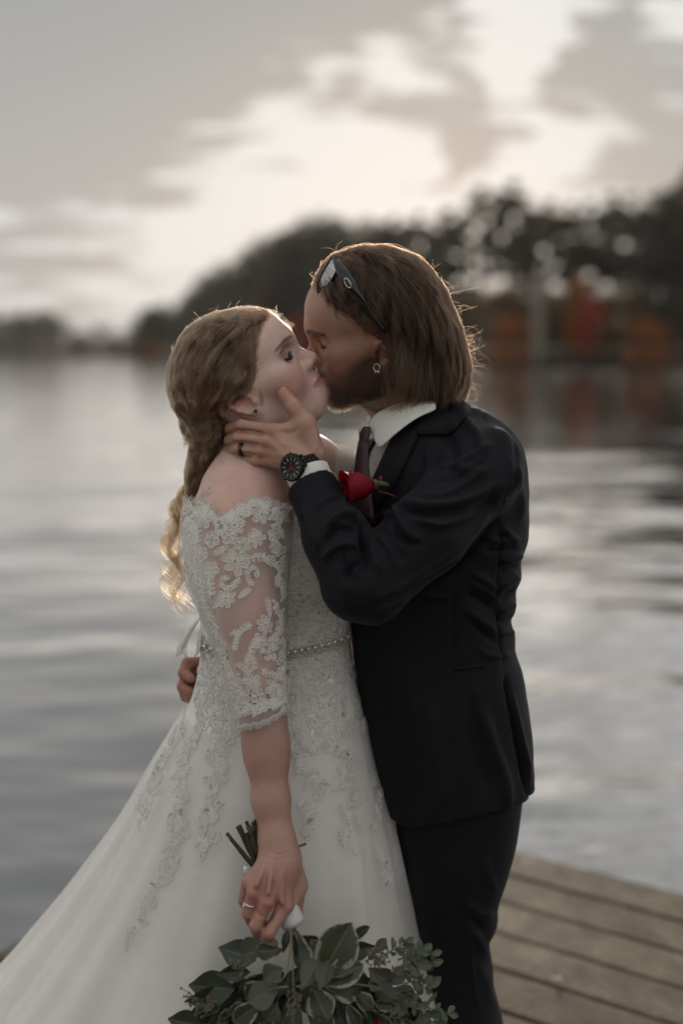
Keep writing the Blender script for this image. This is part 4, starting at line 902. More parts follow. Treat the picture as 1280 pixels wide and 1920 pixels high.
WR = [(((925, 795), (957, 812), (967, 850), (960, 908), (938, 952)), 4.5, -.0035), (((915, 800), (945, 822), (952, 860), (944, 905), (920, 945)), 12, .004),
    (((745, 935), (800, 950), (870, 938), (940, 900)), 8, .006), (((770, 970), (830, 985), (900, 960)), 9, .005), (((740, 948), (800, 966), (880, 952)), 7, -.005), (((738, 940), (752, 980), (768, 1006), (790, 1012)), 6, .007), (((730, 985), (755, 1010), (790, 1022)), 7, -.005), (((697, 984), (718, 966), (745, 966)), 6, .006),
    (((680, 978), (680, 1026), (686, 1066)), 5, -.009), (((692, 990), (700, 1040), (716, 1080)), 9, .005), (((612, 990), (640, 966), (672, 976)), 6, .006), (((605, 1020), (635, 990), (668, 1000)), 6, -.005), (((600, 1050), (640, 1020), (672, 1030)), 9, .005), (((590, 960), (612, 935), (640, 930)), 7, .003), (((575, 940), (580, 985), (600, 1040)), 9, .003), (((640, 1085), (668, 1060), (690, 1075)), 8, -.004),
    (((688, 1150), (771, 1106), (872, 1045), (938, 965)), 6, -.006), (((700, 1130), (780, 1082), (870, 1020), (925, 950)), 9, .003), (((820, 1000), (870, 980), (930, 930)), 10, -.004),
    (((933, 965), (938, 1026), (931, 1136), (938, 1214), (945, 1262)), 3, -.003), (((938, 1056), (955, 1046), (980, 1038)), 6, .006), (((935, 1100), (955, 1090), (972, 1078)), 6, .005), (((932, 1150), (948, 1140), (966, 1130)), 6, .006), (((936, 1192), (952, 1186), (966, 1186)), 5, .004), (((936, 1076), (955, 1066), (975, 1060)), 5, -.005), (((934, 1125), (952, 1116), (966, 1105)), 5, -.005), (((934, 1172), (950, 1164), (964, 1158)), 5, -.005),
    (((880, 1072), (910, 1090), (934, 1110)), 8, .004), (((870, 1110), (905, 1130), (932, 1150)), 8, -.004), (((868, 1140), (900, 1162), (934, 1190)), 8, .004), (((940, 985), (955, 1005), (975, 1015)), 7, .004), (((960, 850), (975, 920), (975, 985)), 9, .004),
    (((946, 1263), (958, 1333), (980, 1442), (992, 1503)), 5, -.012), (((952, 1290), (970, 1370), (995, 1470)), 9, .005), (((900, 1320), (920, 1390), (945, 1465), (950, 1530)), 13, .006), (((880, 1300), (895, 1400), (912, 1500)), 14, -.004), (((800, 1300), (812, 1400), (830, 1530)), 20, .004), (((740, 1300), (748, 1400), (768, 1530)), 14, -.003), (((850, 1090), (848, 1180), (850, 1250)), 3, -.002),
    (((700, 1000), (730, 1030), (742, 1072)), 5, .0035), (((712, 985), (748, 1030), (760, 1060)), 4.5, -.003), (((660, 1010), (664, 1050), (672, 1085)), 4.5, .0035), (((640, 1040), (652, 1070), (660, 1100)), 5, -.003), (((625, 1055), (640, 1090), (655, 1120)), 6, .003), (((780, 930), (840, 925), (910, 880)), 5, .003), (((800, 905), (860, 895), (925, 850)), 6, -.003), (((820, 880), (870, 862), (930, 828)), 6, .003), (((565, 960), (575, 1000), (590, 1030)), 5, -.003), (((640, 925), (650, 960), (668, 985)), 5, .0035),
    (((900, 1000), (930, 1015), (970, 1012)), 4.5, .003), (((905, 1030), (935, 1035), (972, 1026)), 4.5, -.003), (((880, 1090), (915, 1112), (936, 1130)), 4.5, .003), (((875, 1165), (905, 1185), (936, 1212)), 5, -.003), (((890, 1215), (920, 1230), (960, 1228)), 5, .003), (((770, 1110), (810, 1120), (850, 1115)), 6, .002), (((760, 1250), (775, 1330), (790, 1420)), 7, .002), (((945, 850), (952, 900), (945, 950)), 4.5, .003), (((860, 780), (895, 812), (905, 850)), 10, .004), (((830, 800), (850, 850), (845, 900)), 12, -.005), (((800, 830), (805, 880), (790, 930)), 10, .004), (((880, 760), (915, 782), (950, 800)), 7, .003), (((840, 860), (870, 880), (915, 880)), 12, .003), (((898, 765), (905, 782), (912, 798)), 2.5, -.002)]
# hem: the front is cut away in a curve, the vent opens at the side
px, py, dd = proj(Vj); fc = Qj
vx, vy, vz = proj(Vj[Qj].mean(1)); cen = Vj[Qj].mean(1); nf_ = normals(Vj, Qj)[Qj[:, 0]]; near = (nf_*(CAM-cen)).sum(1) > -.02
hem = np.interp(vx, [690, 720, 738, 765, 850, 951, 990, 1010], [1470, 1530, 1549, 1553, 1540, 1518, 1500, 1470])
keep = vy < hem
vpoly = np.interp(vy, [740, 765, 820, 892, 945, 985], [790, 764, 734, 702, 684, 655]); xl_ = np.interp(vy, [775, 800, 830, 870, 930], [742, 712, 690, 670, 656])
keep &= ~(near & (vx < vpoly) & (vy < 985) & (vx > xl_+9) & (cen[:, 1] > -.14) & (vx > 655) )
keep &= ~((vy < 775) & (vx < 800))
Vj = emboss(Vj, Qj, [(l_, w_*.85, h_*1.9) for l_, w_, h_ in WR])
Vj = Vj+normals(Vj, Qj)*(np.array([mnoise.noise(v*14)*.0018+mnoise.noise(v*38)*.0007 for v in (Vector(q) for q in Vj)]))[:, None]
jacket = mesh_np('jacket', Vj, Qj[keep], M_suit, groom); md = jacket.modifiers.new('s', 'SOLIDIFY'); md.thickness = .003; md.offset = -1
bvJ = bvh_of(Vj, Qj)
def patch(name, poly_rows, bv, off, mat, parent, thick=.002, cols=14):
    """cloth laid on cloth: rows of pixel points, dropped onto the surface under them"""
    rows_ = [resample(r_, cols) for r_ in poly_rows]; V = []
    for r_ in rows_:
        for q in r_:
            h_ = bv.ray_cast(Vector(CAM), Vector(ray(q[0], q[1])))
            if h_[0] is None: h_ = bv.find_nearest(Vector(P(q[0], q[1], 0)))
            c, nn = np.array(h_[0]), np.array(h_[1]); nn = nn if nn@(CAM-c) > 0 else -nn; V.append(c+nn*off)
    k = len(rows_); Q = np.array([(i*cols+j, i*cols+j+1, (i+1)*cols+j+1, (i+1)*cols+j) for i in range(k-1) for j in range(cols-1)])
    o = mesh_np(name, V, Q, mat, parent); md = o.modifiers.new('s', 'SOLIDIFY'); md.thickness = thick; md.offset = 0; return o
patch('lapel', [((778, 768), (740, 822), (706, 892), (686, 945)), ((786, 800), (760, 848), (728, 905), (696, 952)), ((782, 826), (765, 862), (742, 910), (704, 960))], bvJ, .0055, M_suit, jacket, .003)
patch('collar', [((868, 742), (830, 756), (795, 772), (774, 775)), ((872, 762), (840, 785), (805, 800), (780, 800)), ((880, 778), (850, 812), (815, 818), (782, 818))], bvJ, .0055, M_suit, jacket, .003)
patch('pocket', [((850, 1250), (880, 1247), (908, 1243)), ((850, 1257), (880, 1254), (909, 1250))], bvJ, .003, M_suit, jacket, .002)
# trousers
ft = Field(grade((.04, .34, .0042)), grade((-.16, .09, .0042), (.09, .24, .008)), grade((.03, .50, .012), (.50, .92, .0042)))
TR = [(1470, 735, 978, .045, .14), (1560, 743, 966, .045, .135), (1620, 751, 951, .04, .125), (1690, 761, 931, .035, .11), (1716, 765, 931, .035, .108), (1745, 769, 915, .035, .105), (1780, 775, 917, .035, .103), (1806, 780, 923, .035, .102), (1830, 784, 922, .035, .10), (1880, 791, 934, .035, .10), (1920, 797, 943, .035, .10), (2050, 812, 955, .035, .10), (2180, 820, 960, .035, .10)]
ft.loft(secs(TR, 2.3), .004); ft.chain([P(880, 2000, .03), [P(880, 2000, .03)[0]+.01, .03, .06]], [.085, .08], .01)
Vr, Qr = ft.mesh(); Vr = smooth_mesh(Vr, Qr, 2)
Vr = emboss(Vr, Qr, [(((880, 1560), (876, 1640), (872, 1690), (880, 1760), (886, 1840), (905, 1920)), 3.5, .004), (((868, 1560), (864, 1690), (870, 1800)), 9, -.003), (((872, 1690), (900, 1712), (928, 1716)), 7, .006), (((885, 1740), (900, 1770), (920, 1800)), 7, .007), (((880, 1712), (900, 1742), (918, 1745)), 7, -.006), (((890, 1800), (910, 1840), (935, 1900)), 8, .004), (((905, 1600), (915, 1640), (930, 1680)), 9, .004), (((800, 1600), (805, 1700), (815, 1850)), 16, .003), (((840, 1640), (850, 1700), (874, 1722)), 9, -.004)])
mesh_np('trousers', Vr, Qr, M_suit, groom)
M_shoe = principled('black leather', (.012, .011, .010), .3, .5)
for x_, y_ in ((.20, -.05), (.26, .10)):
    b = MB(); b.ball((0, 0, .035), (.14, .048, .035), 14, 8); b.box((0, 0, .008), (.26, .08, .016), None, .006); o = b.build('shoe', M_shoe, None, origin=(0, 0, 0)); o.location = (x_-.05, y_, .006); put_under(o, groom)
# shirt, tie
fs = Field(grade((.0, .30, .004)), grade((-.13, .2, .005)), grade((1.05, 1.47, .004)))
fs.loft(secs([(772, 700, 835, .045, .068), (800, 697, 850, .045, .074), (830, 690, 940, .045, .105), (880, 676, 960, .045, .130), (950, 664, 965, .045, .140), (1050, 664, 950, .045, .130)], 2.3), .004)
Vh, Qh = fs.mesh(); Vh = smooth_mesh(Vh, Qh, 2); shirt = mesh_np('shirt', Vh, Qh, M_shirt, groom); bvH = bvh_of(Vh, Qh)
def grid_sheet(name, rows_, mat, parent, cols=12, thick=.0016):
    R_ = [resample([P(*q) for q in r_], cols) for r_ in rows_]
    k = len(R_); Q = np.array([(i*cols+j, i*cols+j+1, (i+1)*cols+j+1, (i+1)*cols+j) for i in range(k-1) for j in range(cols-1)])
    o = mesh_np(name, np.concatenate(R_), Q, mat, parent); md = o.modifiers.new('s', 'SOLIDIFY'); md.thickness = thick; md.offset = 0
    md = o.modifiers.new('b', 'SUBSURF'); md.levels = md.render_levels = 1; return o
grid_sheet('collar', [((687, 797, -.030), (698, 778, -.040), (722, 764, -.048), (765, 748, -.045), (810, 735, -.03)), ((699, 822, -.058), (712, 806, -.062), (735, 790, -.066), (775, 768, -.066), (815, 752, -.05)), ((710, 844, -.070), (722, 834, -.076), (742, 815, -.080), (780, 786, -.080), (820, 768, -.06))], M_shirt, shirt)
grid_sheet('collar', [((686, 793, -.026), (682, 786, -.005), (684, 776, .03)), ((678, 806, -.028), (675, 800, 0), (678, 790, .03)), ((675, 818, -.026), (671, 812, 0), (673, 800, .03))], M_shirt, shirt)
tb = MB()
for rows_ in ([(688, 800, .006), (684, 812, .010), (682, 826, .0085)], [(682, 824, .009), (679, 850, .013), (676, 900, .020), (672, 980, .028)]):
    rr_ = resample([P(a, b, -.052-.0003*(b-800)) for a, b, c in rows_], 10); wd_ = np.interp(np.linspace(0, 1, 10), np.linspace(0, 1, len(rows_)), [c for a, b, c in rows_])
    V = []; nx_ = nrm(np.array([-.55, -.82, .1])); tx = nrm(np.cross(nx_, [0, 0, 1.]))
    for c, w_ in zip(rr_, wd_):
        for t in np.arange(10)*2*math.pi/10: V.append(c+tx*w_*math.cos(t)*1.15+nx_*.005*math.sin(t))
    tb.raw(np.array(V), [(i*10+j, i*10+(j+1) % 10, (i+1)*10+(j+1) % 10, (i+1)*10+j) for i in range(9) for j in range(10)]+[tuple(range(9, -1, -1)), tuple(range(90, 100))])
tb.build('tie', M_tie, groom)
# cuff
ca = nrm(P(566, 868, -.112)-P(590, 925, -.134)); cc_ = P(577, 888, -.1165); b = MB()
b.lathe([(.0335, -.03), (.0355, -.03), (.0355, .0035), (.0345, .005), (.0325, .005), (.0320, -.03)], cc_, ca, 40); b.build('cuff', M_shirt, shirt)
# ------------------------------------------------------------------ hair
def hair_mat(name, a, b, rough=.28):
    m, n, out = material(name); oi = n.n.new('ShaderNodeHairInfo'); pos = n.n.new('ShaderNodeNewGeometry').outputs['Position']; lk = n.noise(n.vm('MULTIPLY', pos, (150, 150, 16)), 1., 3, .6); f_ = n.m('ADD', n.m('MULTIPLY', oi.outputs['Random'], .5), n.m('MULTIPLY', n.sstep(lk, .35, .68), .6)); c = n.mix(f_, (*a, 1), (*b, 1))
    h = n.n.new('ShaderNodeBsdfHairPrincipled'); h.parametrization = 'COLOR'; n.set(h, 'Color', c); h.inputs['Roughness'].default_value = rough; h.inputs['Radial Roughness'].default_value = .45
    n.l.new(h.outputs[0], out.inputs[0]); return m
def strands(name, S_, mat, parent, r0=.00027, r1=.00010):
    """S_: list of (k,3) arrays, or one (n,k,3) array"""
    L = [np.asarray(q) for q in S_]; sizes = [len(q) for q in L]; pts = np.concatenate(L).astype(np.float32)
    hc = bpy.data.hair_curves.new(name); hc.add_curves(sizes)
    hc.attributes['position'].data.foreach_set('vector', pts.ravel())
    rad = np.concatenate([np.linspace(r0, r1, k)*rng.uniform(.7, 1.2) for k in sizes]).astype(np.float32)
    at_ = hc.attributes.get('radius') or hc.attributes.new('radius', 'FLOAT', 'POINT'); at_.data.foreach_set('value', rad)
    hc.materials.append(mat); o = bpy.data.objects.new(name, hc); COL.objects.link(o)
    if parent: put_under(o, parent)
    return o
def flow_field(lines):
    A, T = [], []
    for ln in lines:
        p_ = resample(ln, 30); A.append(p_); T.append(np.gradient(p_, axis=0))
    A = np.concatenate(A); T = np.concatenate(T); T /= np.linalg.norm(T, axis=1)[:, None]
    def f(px, py):
        d2 = (px[:, None]-A[None, :, 0])**2+(py[:, None]-A[None, :, 1])**2; w_ = 1/(d2+60)**2
        v = (w_[:, :, None]*T[None]).sum(1); return v/np.linalg.norm(v, axis=1)[:, None]
    return f
def comb(V, Q, flow, count, steps, step, lift, wave=.0015, seed=1, keep=None):
    r = np.random.default_rng(seed); nn = normals(V, Q); bv = bvh_of(V, Q)
    cen = V[Q].mean(1); area = np.linalg.norm(np.cross(V[Q[:, 2]]-V[Q[:, 0]], V[Q[:, 3]]-V[Q[:, 1]]), axis=1)
    if keep is not None: area = area*keep(cen)
    pick = r.choice(len(Q), count, p=area/area.sum()); p_ = cen[pick]+r.normal(size=(count, 3))*.0015; 
    ph = r.uniform(0, 6.28, (count, 2)); off = r.uniform(lift[0], lift[1], count); S_ = np.zeros((count, steps, 3)); skew = r.normal(size=count)*.03; prev = None; lph = np.array([mnoise.noise(Vector(q*22))*7 for q in p_]); free = np.zeros(count); flim = r.integers(1, 4, count)
    cl_ = np.array([mnoise.noise(Vector(q*70)) for q in p_]); off += cl_*.006
    nv = nn[Q[pick, 0]]
    for i in range(steps):
        S_[:, i] = p_+nv*(off+.0012*np.sin(ph[:, 0]+i*.7))[:, None]
        x, y, _ = proj(p_); d_ = flow(x, y); d3 = np.stack([d_[:, 0], np.zeros(count), -d_[:, 1]], 1)
        d3 -= nv*(d3*nv).sum(1)[:, None]; ln = np.linalg.norm(d3, axis=1)[:, None]; d3 = d3/(ln+1e-6)
        sd = np.cross(nv, d3); d3 = d3+sd*(skew+wave*60*np.sin(ph[:, 1]*.25+lph+i*.75))[:, None]
        if prev is not None: d3 = nrm_rows(.55*prev+.45*d3)
        prev = d3; q = p_+d3*step*r.uniform(.9, 1.1, (count, 1))
        out_ = np.empty_like(q); on = np.empty_like(q)
        for j in range(count):
            g = bv.find_nearest(Vector(q[j])); out_[j] = g[0]; on[j] = g[1]
        gone = np.linalg.norm(out_-q, axis=1) > step*.55
        free[gone] += 1; q[gone] = p_[gone]+nrm_rows(d3[gone]+np.array([0, 0, -.35]))*step*np.where(free[gone] < flim[gone], .8, .08)[:, None]; d3[gone] = nrm_rows(q[gone]-p_[gone]); prev = d3
        out_[gone] = q[gone]                                    # past the edge: the tip hangs free
        flipn = (on*nv).sum(1) < 0; on[flipn] *= -1
        nv = np.where(gone[:, None], nv, nrm_rows(.5*nv+.5*on)); p_ = out_
    return S_
def nrm_rows(v): return v/(np.linalg.norm(v, axis=1)[:, None]+1e-9)
def flyaway(V, Q, count, cond, seed, ln=(.015, .06), up=.8):
    r = np.random.default_rng(seed); nn = normals(V, Q); c = np.nonzero(cond(V, nn))[0]; out = []
    for j in r.choice(c, count):
        p_ = V[j]; d_ = nrm(nn[j]*.30+r.normal(size=3)*.75+np.array([.5 if V[j, 0] > -.05 else -.35, 0, -.1])); L = r.uniform(*ln); ax = nrm(r.normal(size=3)); k = 12; cur = r.uniform(-4.5, 4.5); pts = [p_.copy()]
        for i in range(k-1):
            p_ = p_+d_*L/k; d_ = nrm(d_+np.cross(ax, d_)*cur/k+np.array([0, 0, -.05])); pts.append(p_.copy())
        out.append(np.array(pts))
    return out
M_hairG = hair_mat('brown hair', (.012, .0056, .0028), (.060, .030, .0155)); M_hairB = hair_mat('dark blond hair', (.040, .022, .011), (.16, .092, .048)); M_curl = hair_mat('blond curls', (.055, .032, .016), (.175, .107, .056))
M_beard = hair_mat('dark beard hair', (.020, .012, .008), (.05, .028, .016)); M_lash = hair_mat('black lashes', (.003, .003, .003), (.006, .005, .005))
M_baseG = principled('hair mass brown', (.016, .008, .005), .7, .25, var=.4, scale=90, bump=.4, bscale=300); M_baseB = principled('hair mass blond', (.040, .024, .013), .7, .25, var=.4, scale=90, bump=.4, bscale=300)
# groom: shoulder length, swept back from the face
fh = Field(grade((-.08, .25, .003)), grade((-.13, .17, .0032)), grade((1.38, 1.73, .003)))
HGL = [(463, 676, 722, -.022, .022), (470, 648, 748, -.02, .045), (484, 622, 780, -.016, .064), (505, 602, 803, -.010, .080), (532, 588, 823, -.004, .091), (556, 588, 838, .002, .098), (580, 607, 848, .007, .101), (600, 632, 855, .010, .103), (618, 658, 862, .014, .104), (634, 690, 867, .017, .104), (660, 706, 874, .022, .103), (690, 708, 879, .028, .102), (715, 705, 877, .033, .100), (735, 705, 869, .037, .095), (748, 710, 858, .04, .088), (760, 722, 842, .042, .074), (767, 738, 822, .043, .058)]
fh.loft(secs(HGL, 2.7), .004)
Vx, Qx = fh.mesh(); Vx = smooth_mesh(Vx, Qx, 6, .6)
Vx = Vx+normals(Vx, Qx)*np.array([(.5-abs(mnoise.noise((v[0]*46, v[1]*46, v[2]*7)))*2.2)*.0055+mnoise.noise((v[0]*140, v[1]*140, v[2]*14))*.003-.0045 for v in Vx.tolist()])[:, None]
mesh_np('hair_mass', Vx, Qx, M_baseG, groom)
fG = flow_field([((585, 548), (584, 522), (600, 500), (618, 498), (640, 520), (660, 560)), ((586, 556), (612, 582), (650, 606), (690, 612), (718, 640), (732, 690), (736, 745)), ((602, 520), (630, 560), (680, 595), (722, 640), (748, 700), (752, 755)), ((640, 478), (680, 530), (730, 600), (766, 670), (780, 755)), ((672, 466), (735, 520), (785, 600), (810, 680), (815, 755)), ((712, 464), (785, 515), (826, 590), (846, 660), (842, 745)), ((745, 474), (805, 520), (848, 590), (870, 650), (874, 695), (856, 742)), ((770, 660), (768, 720), (742, 757), (715, 768)), ((830, 690), (815, 740), (780, 768))])
SG = comb(Vx, Qx, fG, 24000, 13, .0115, (-.002, .0045), seed=3)
top = lambda V, nn: (nn[:, 2] > .15) | (nn[:, 0] > .75)
fl = flyaway(Vx, Qx, 240, lambda V, nn: (nn[:, 2] > .25) | ((nn[:, 0] > .7)), 4, (.012, .045))
cu = flyaway(Vx, Qx, 110, lambda V, nn: (nn[:, 0] > .6) & (V[:, 2] < 1.62) & (V[:, 2] > 1.44), 9, (.03, .07))
ws = []; r2 = np.random.default_rng(31)                      # wisps that curl in under the jaw and loose locks at the lower edge
for i in range(420):
    k_ = r2.uniform(0, 1); x0 = 735+k_*110; q = resample([P(x0+r2.normal()*10, 640+r2.normal()*14, -.085+.03*k_), P(x0+8+r2.normal()*8, 705, -.088+.03*k_), P(x0-4+r2.normal()*6, 742+r2.normal()*6, -.082+.03*k_), P(x0-34-r2.uniform(0, 26)*(1-k_), 757+r2.normal()*5+9*k_, -.070+.03*k_), P(x0-62-r2.uniform(0, 34)*(1-k_), 758+r2.normal()*8+8*k_, -.056+.03*k_)], 16); ws.append(q[:r2.integers(11, 17)])
for i in range(500):
    x0 = r2.uniform(720, 866); yb = np.interp(x0, [720, 760, 830, 866], [764, 770, 758, 738])+r2.normal()*7; y_ = r2.uniform(-.09, .10); q = resample([P(x0+r2.normal()*6, yb-90, y_*.9), P(x0+4, yb-42, y_), P(x0+r2.normal()*4, yb-12, y_), P(x0-8+r2.normal()*9, yb+4, y_*.95)], 12); ws.append(q)
strands('hair', list(SG)+ws, M_hairG, groom); strands('loose_hair', fl+cu+flyaway(Vx, Qx, 16, lambda V, nn: (nn[:, 0] < -.5) & (V[:, 2] > 1.60), 12, (.008, .025)), M_hairG, groom, .00013, .00007)
# beard
L = HG.loc(Vg); hm = np.linalg.norm(Vg-HG.w(0, 0, 0), axis=1) < .17
ng = normals(Vg, Qg); dark = hm & (cg[:, 0] < .17) & (L[:, 2] < .012) & ((ng@HG.R)[:, 2] > -.80) & (L[:, 2] > -.104); ci = np.nonzero(dark)[0]; bs = []
r = np.random.default_rng(8)
wgt = np.clip(.34-cg[ci, 0], 0, 1); wgt /= wgt.sum()
for j in r.choice(ci, 9000, p=wgt):
    x, y, z = L[j]; ln = .0035+.0055*np.clip((x-.035)/.04, 0, 1)*np.clip((-.055-z)/.02, 0, 1); ln = ln*r.uniform(.6, 1.2)
    d_ = nrm(ng[j]*.55+HG.R@np.array([-.15, 0, -.75])+r.normal(size=3)*.28); p_ = Vg[j]+r.normal(size=3)*.0006; bs.append(np.stack([p_, p_+d_*ln*.5, p_+nrm(d_+np.array([0, 0, -.4]))*ln]))
strands('beard', bs, M_beard, groom, .00022, .0001)
# lashes and lids
def lashes(h, bv, ln, cnt):
    out = []
    for s_ in (1, -1):
        for t in np.linspace(-1, 1, cnt):
            yy = s_*(.0318+.0142*t); zz = .0148+.0036*t*t; hit = bv.ray_cast(Vector(h.w(.13, yy, zz)), Vector(-h.R[:, 0]))
            if hit[0] is None: continue
            p_ = np.array(hit[0]); d_ = h.R@nrm(np.array([.75, s_*.50*(t+.35), -.40])); q = h.R@np.array([.1, 0, 1.]); L_ = ln*(.75+.25*t)
            out.append(np.array([p_-d_*.001, p_+d_*L_*.5, p_+d_*L_*.85+q*L_*.12, p_+d_*L_+q*L_*.38]))
            out.append(np.array([p_-d_*.0006, p_+d_*L_*.3+q*.0006, p_+d_*L_*.5+q*L_*.12]))
    return out
strands('eyelashes', lashes(HB, bvh_of(Vb, Qb), .0105, 40), M_lash, bride, .00055, .0003); strands('eyelashes', lashes(HG, bvh_of(Vg, Qg), .006, 24), M_lash, groom, .0004, .0002)
# bride: loosely pinned up, with curls down her back
fh = Field(grade((-.33, -.05, .003)), grade((-.14, .15, .0032)), grade((1.24, 1.62, .003)))
HBL = [(576, 462, 500, -.046, .012), (583, 428, 516, -.042, .036), (594, 392, 520, -.036, .062), (610, 364, 516, -.030, .080), (632, 343, 508, -.024, .092), (660, 329, 502, -.018, .099), (690, 321, 498, -.016, .104), (715, 319, 496, -.014, .107), (733, 321, 482, -.010, .106), (748, 325, 448, -.003, .090), (766, 333, 424, .0, .082), (785, 346, 424, .004, .070), (805, 356, 432, .006, .060), (830, 360, 434, .006, .052), (860, 354, 420, .004, .047), (890, 350, 404, .002, .040), (915, 349, 390, .0, .034), (940, 352, 376, -.002, .024)]
fh.loft(secs(HBL, 2.6), .004)
for i, (x, y, z_) in enumerate(((372, 792, -.055), (392, 806, -.058), (362, 818, -.045), (388, 828, -.05), (410, 796, -.055), (352, 800, -.02))): fh.ell(P(x, y, z_), (.017, .012, .014), None, .008)
Vy, Qy = fh.mesh(); Vy = smooth_mesh(Vy, Qy, 6, .6)
Vy = Vy+normals(Vy, Qy)*np.array([(.5-abs(mnoise.noise((v[0]*42+v[2]*14, v[1]*42, v[2]*16)))*2.2)*.0050+mnoise.noise((v[0]*120, v[1]*120, v[2]*40))*.0015-.0045*(1+1.6*np.clip((v[0]+.170)/.03, 0, 1)) for v in Vy.tolist()])[:, None]
mesh_np('hair_mass', Vy, Qy, M_baseB, bride)
fB = flow_field([((540, 612), (506, 583), (470, 578), (420, 592), (372, 625), (342, 680), (332, 735), (350, 785)), ((498, 592), (450, 604), (405, 640), (368, 700), (352, 765)), ((486, 612), (450, 640), (410, 690), (376, 740), (362, 800)), ((480, 650), (456, 680), (424, 722), (392, 760), (374, 805)), ((478, 705), (452, 728), (418, 748), (392, 780), (386, 825)), ((365, 790), (380, 812), (404, 800), (396, 830)), ((368, 815), (376, 865), (362, 912), (352, 950)), ((415, 775), (404, 835), (382, 895), (360, 938)), ((326, 700), (326, 745), (345, 785))])
SB = comb(Vy, Qy, fB, 24000, 10, .0105, (-.002, .0045), wave=.0028, seed=5)
strands('hair', SB, M_hairB, bride)
fl = flyaway(Vy, Qy, 130, lambda V, nn: ((nn[:, 2] > .3) | (nn[:, 0] < -.75)) & (V[:, 2] > 1.42) & (V[:, 0] < -.15), 6, (.010, .040)); fl += flyaway(Vy, Qy, 26, lambda V, nn: (nn[:, 2] > .3) & (V[:, 0] > -.15), 16, (.006, .02)); fl += flyaway(Vy, Qy, 60, lambda V, nn: (V[:, 2] < 1.42), 7, (.02, .06))
r = np.random.default_rng(10)
for i in range(46):                                            # the strand before her ear
    a = resample([P(481+r.uniform(-3, 3), 612, -.088), P(479+r.uniform(-4, 3), 660, -.096), P(482+r.uniform(-4, 4), 705, -.094), P(488+r.uniform(-4, 5), 745, -.088), P(492+r.uniform(-8, 8), 785+r.uniform(-20, 5), -.080)], 14); fl.append(a+r.normal(size=3)*.001)
for i in range(70):                                            # far hairline, lit from behind
    x = r.uniform(495, 545); y = np.interp(x, [495, 520, 545], [584, 592, 614]); p_ = P(x, y, .01+r.uniform(-.03, .03)); d_ = nrm(np.array([r.uniform(-.9, .5), 0, r.uniform(.2, 1)])); ln = r.uniform(.003, .011); fl.append(np.array([p_-d_*.006, p_+d_*ln*.5, p_+d_*ln+np.array([r.uniform(-.004, .010), 0, -.004])]))
strands('loose_hair', fl, M_hairB, bride, .00013, .00007)
cs = []
for path, R0, R1, turns, nst, ph in ((((382, 815), (366, 890), (348, 950), (338, 1010), (342, 1080), (352, 1150)), .006, .013, 5.0, 60, 0), (((374, 830), (354, 915), (332, 975), (328, 1050), (338, 1130)), .006, .015, 4.5, 60, 1.5), (((392, 820), (372, 905), (354, 975), (356, 1060), (366, 1130)), .005, .012, 5, 60, 3.), (((368, 830), (350, 930), (336, 1000), (346, 1090), (345, 1172)), .005, .011, 4, 45, 4.2), (((400, 810), (384, 880), (366, 940), (358, 1000)), .005, .009, 2.5, 60, 5.2), (((378, 820), (362, 900), (342, 960), (334, 1030), (336, 1092)), .004, .016, 4.2, 36, 2.4)):
    dy = r.uniform(.02, .045); c = resample([P(x-9*min(1, max(0, (y-880)/60)), y+10*min(1, max(0, (y-1000)/60)), dy-.03*math.exp(-((y-830)/50.)**2)) for x, y in path], 70); t = np.linspace(0, 1, 70); env = R0+(R1-R0)*np.clip(t*1.6-.3, 0, 1)
    for j in range(nst):
        o_ = r.normal(size=3)*(.0026+.0022*t[:, None]); e = r.uniform(.80, 1); kk = int(70*e); jit = r.normal()*.16
        a = ph+turns*2*math.pi*np.clip(t-.12, 0, 1)+jit; q = c+np.stack([np.cos(a)*env, np.sin(a)*env*.8, np.zeros(70)], 1)+o_; cs.append(q[:kk])
strands('curls', cs, M_curl, bride, .0004, .00018)

# twisted locks pinned over the nape
bvY = bvh_of(Vy, Qy); rp = []
def on_hair(x, y, up=.004):
    h_ = bvY.ray_cast(Vector(CAM), Vector(ray(x, y)))
    if h_[0] is None: return P(x, y, -.03)
    return np.array(h_[0])+np.array(h_[1])*(up if np.array(h_[1])@(CAM-np.array(h_[0])) > 0 else -up)
for path, R0, tw, nst in ((((484, 640), (458, 690), (424, 735), (392, 772), (370, 802)), .0075, 3.5, 240), (((462, 606), (412, 655), (376, 720), (356, 782)), .0070, 3., 200), (((330, 730), (344, 772), (372, 800), (408, 806)), .0085, 3., 240), (((352, 782), (378, 818), (414, 806)), .0085, 2.5, 220), (((362, 830), (386, 800), (412, 782)), .0075, 2.5, 200), (((348, 640), (336, 700), (342, 760), (362, 806)), .0065, 2., 160), (((376, 806), (366, 850), (360, 900), (352, 945)), .0095, 2.4, 240), (((398, 815), (384, 865), (370, 920)), .0085, 2., 200)):
    c = resample([on_hair(*q) for q in resample(path, 12)], 26); t = np.linspace(0, 1, 26); T = np.gradient(c, axis=0); T = nrm_rows(T); A = nrm_rows(np.cross(T, [0, -1., .01])); B = np.cross(A, T); env = R0*np.sin(np.pi*(.12+.76*t))**.6
    for j in range(nst):
        a = r.choice([0, 3.14])+r.normal()*.75+tw*2*math.pi*t*.5+r.normal()*.1; q = r.uniform(.55, 1.05); rp.append(c+(A*np.cos(a)[:, None]+B*np.sin(a)[:, None]*.7)*(env*q)[:, None]+r.normal(size=3)*.0006)
strands('twisted_locks', rp, M_hairB, bride)

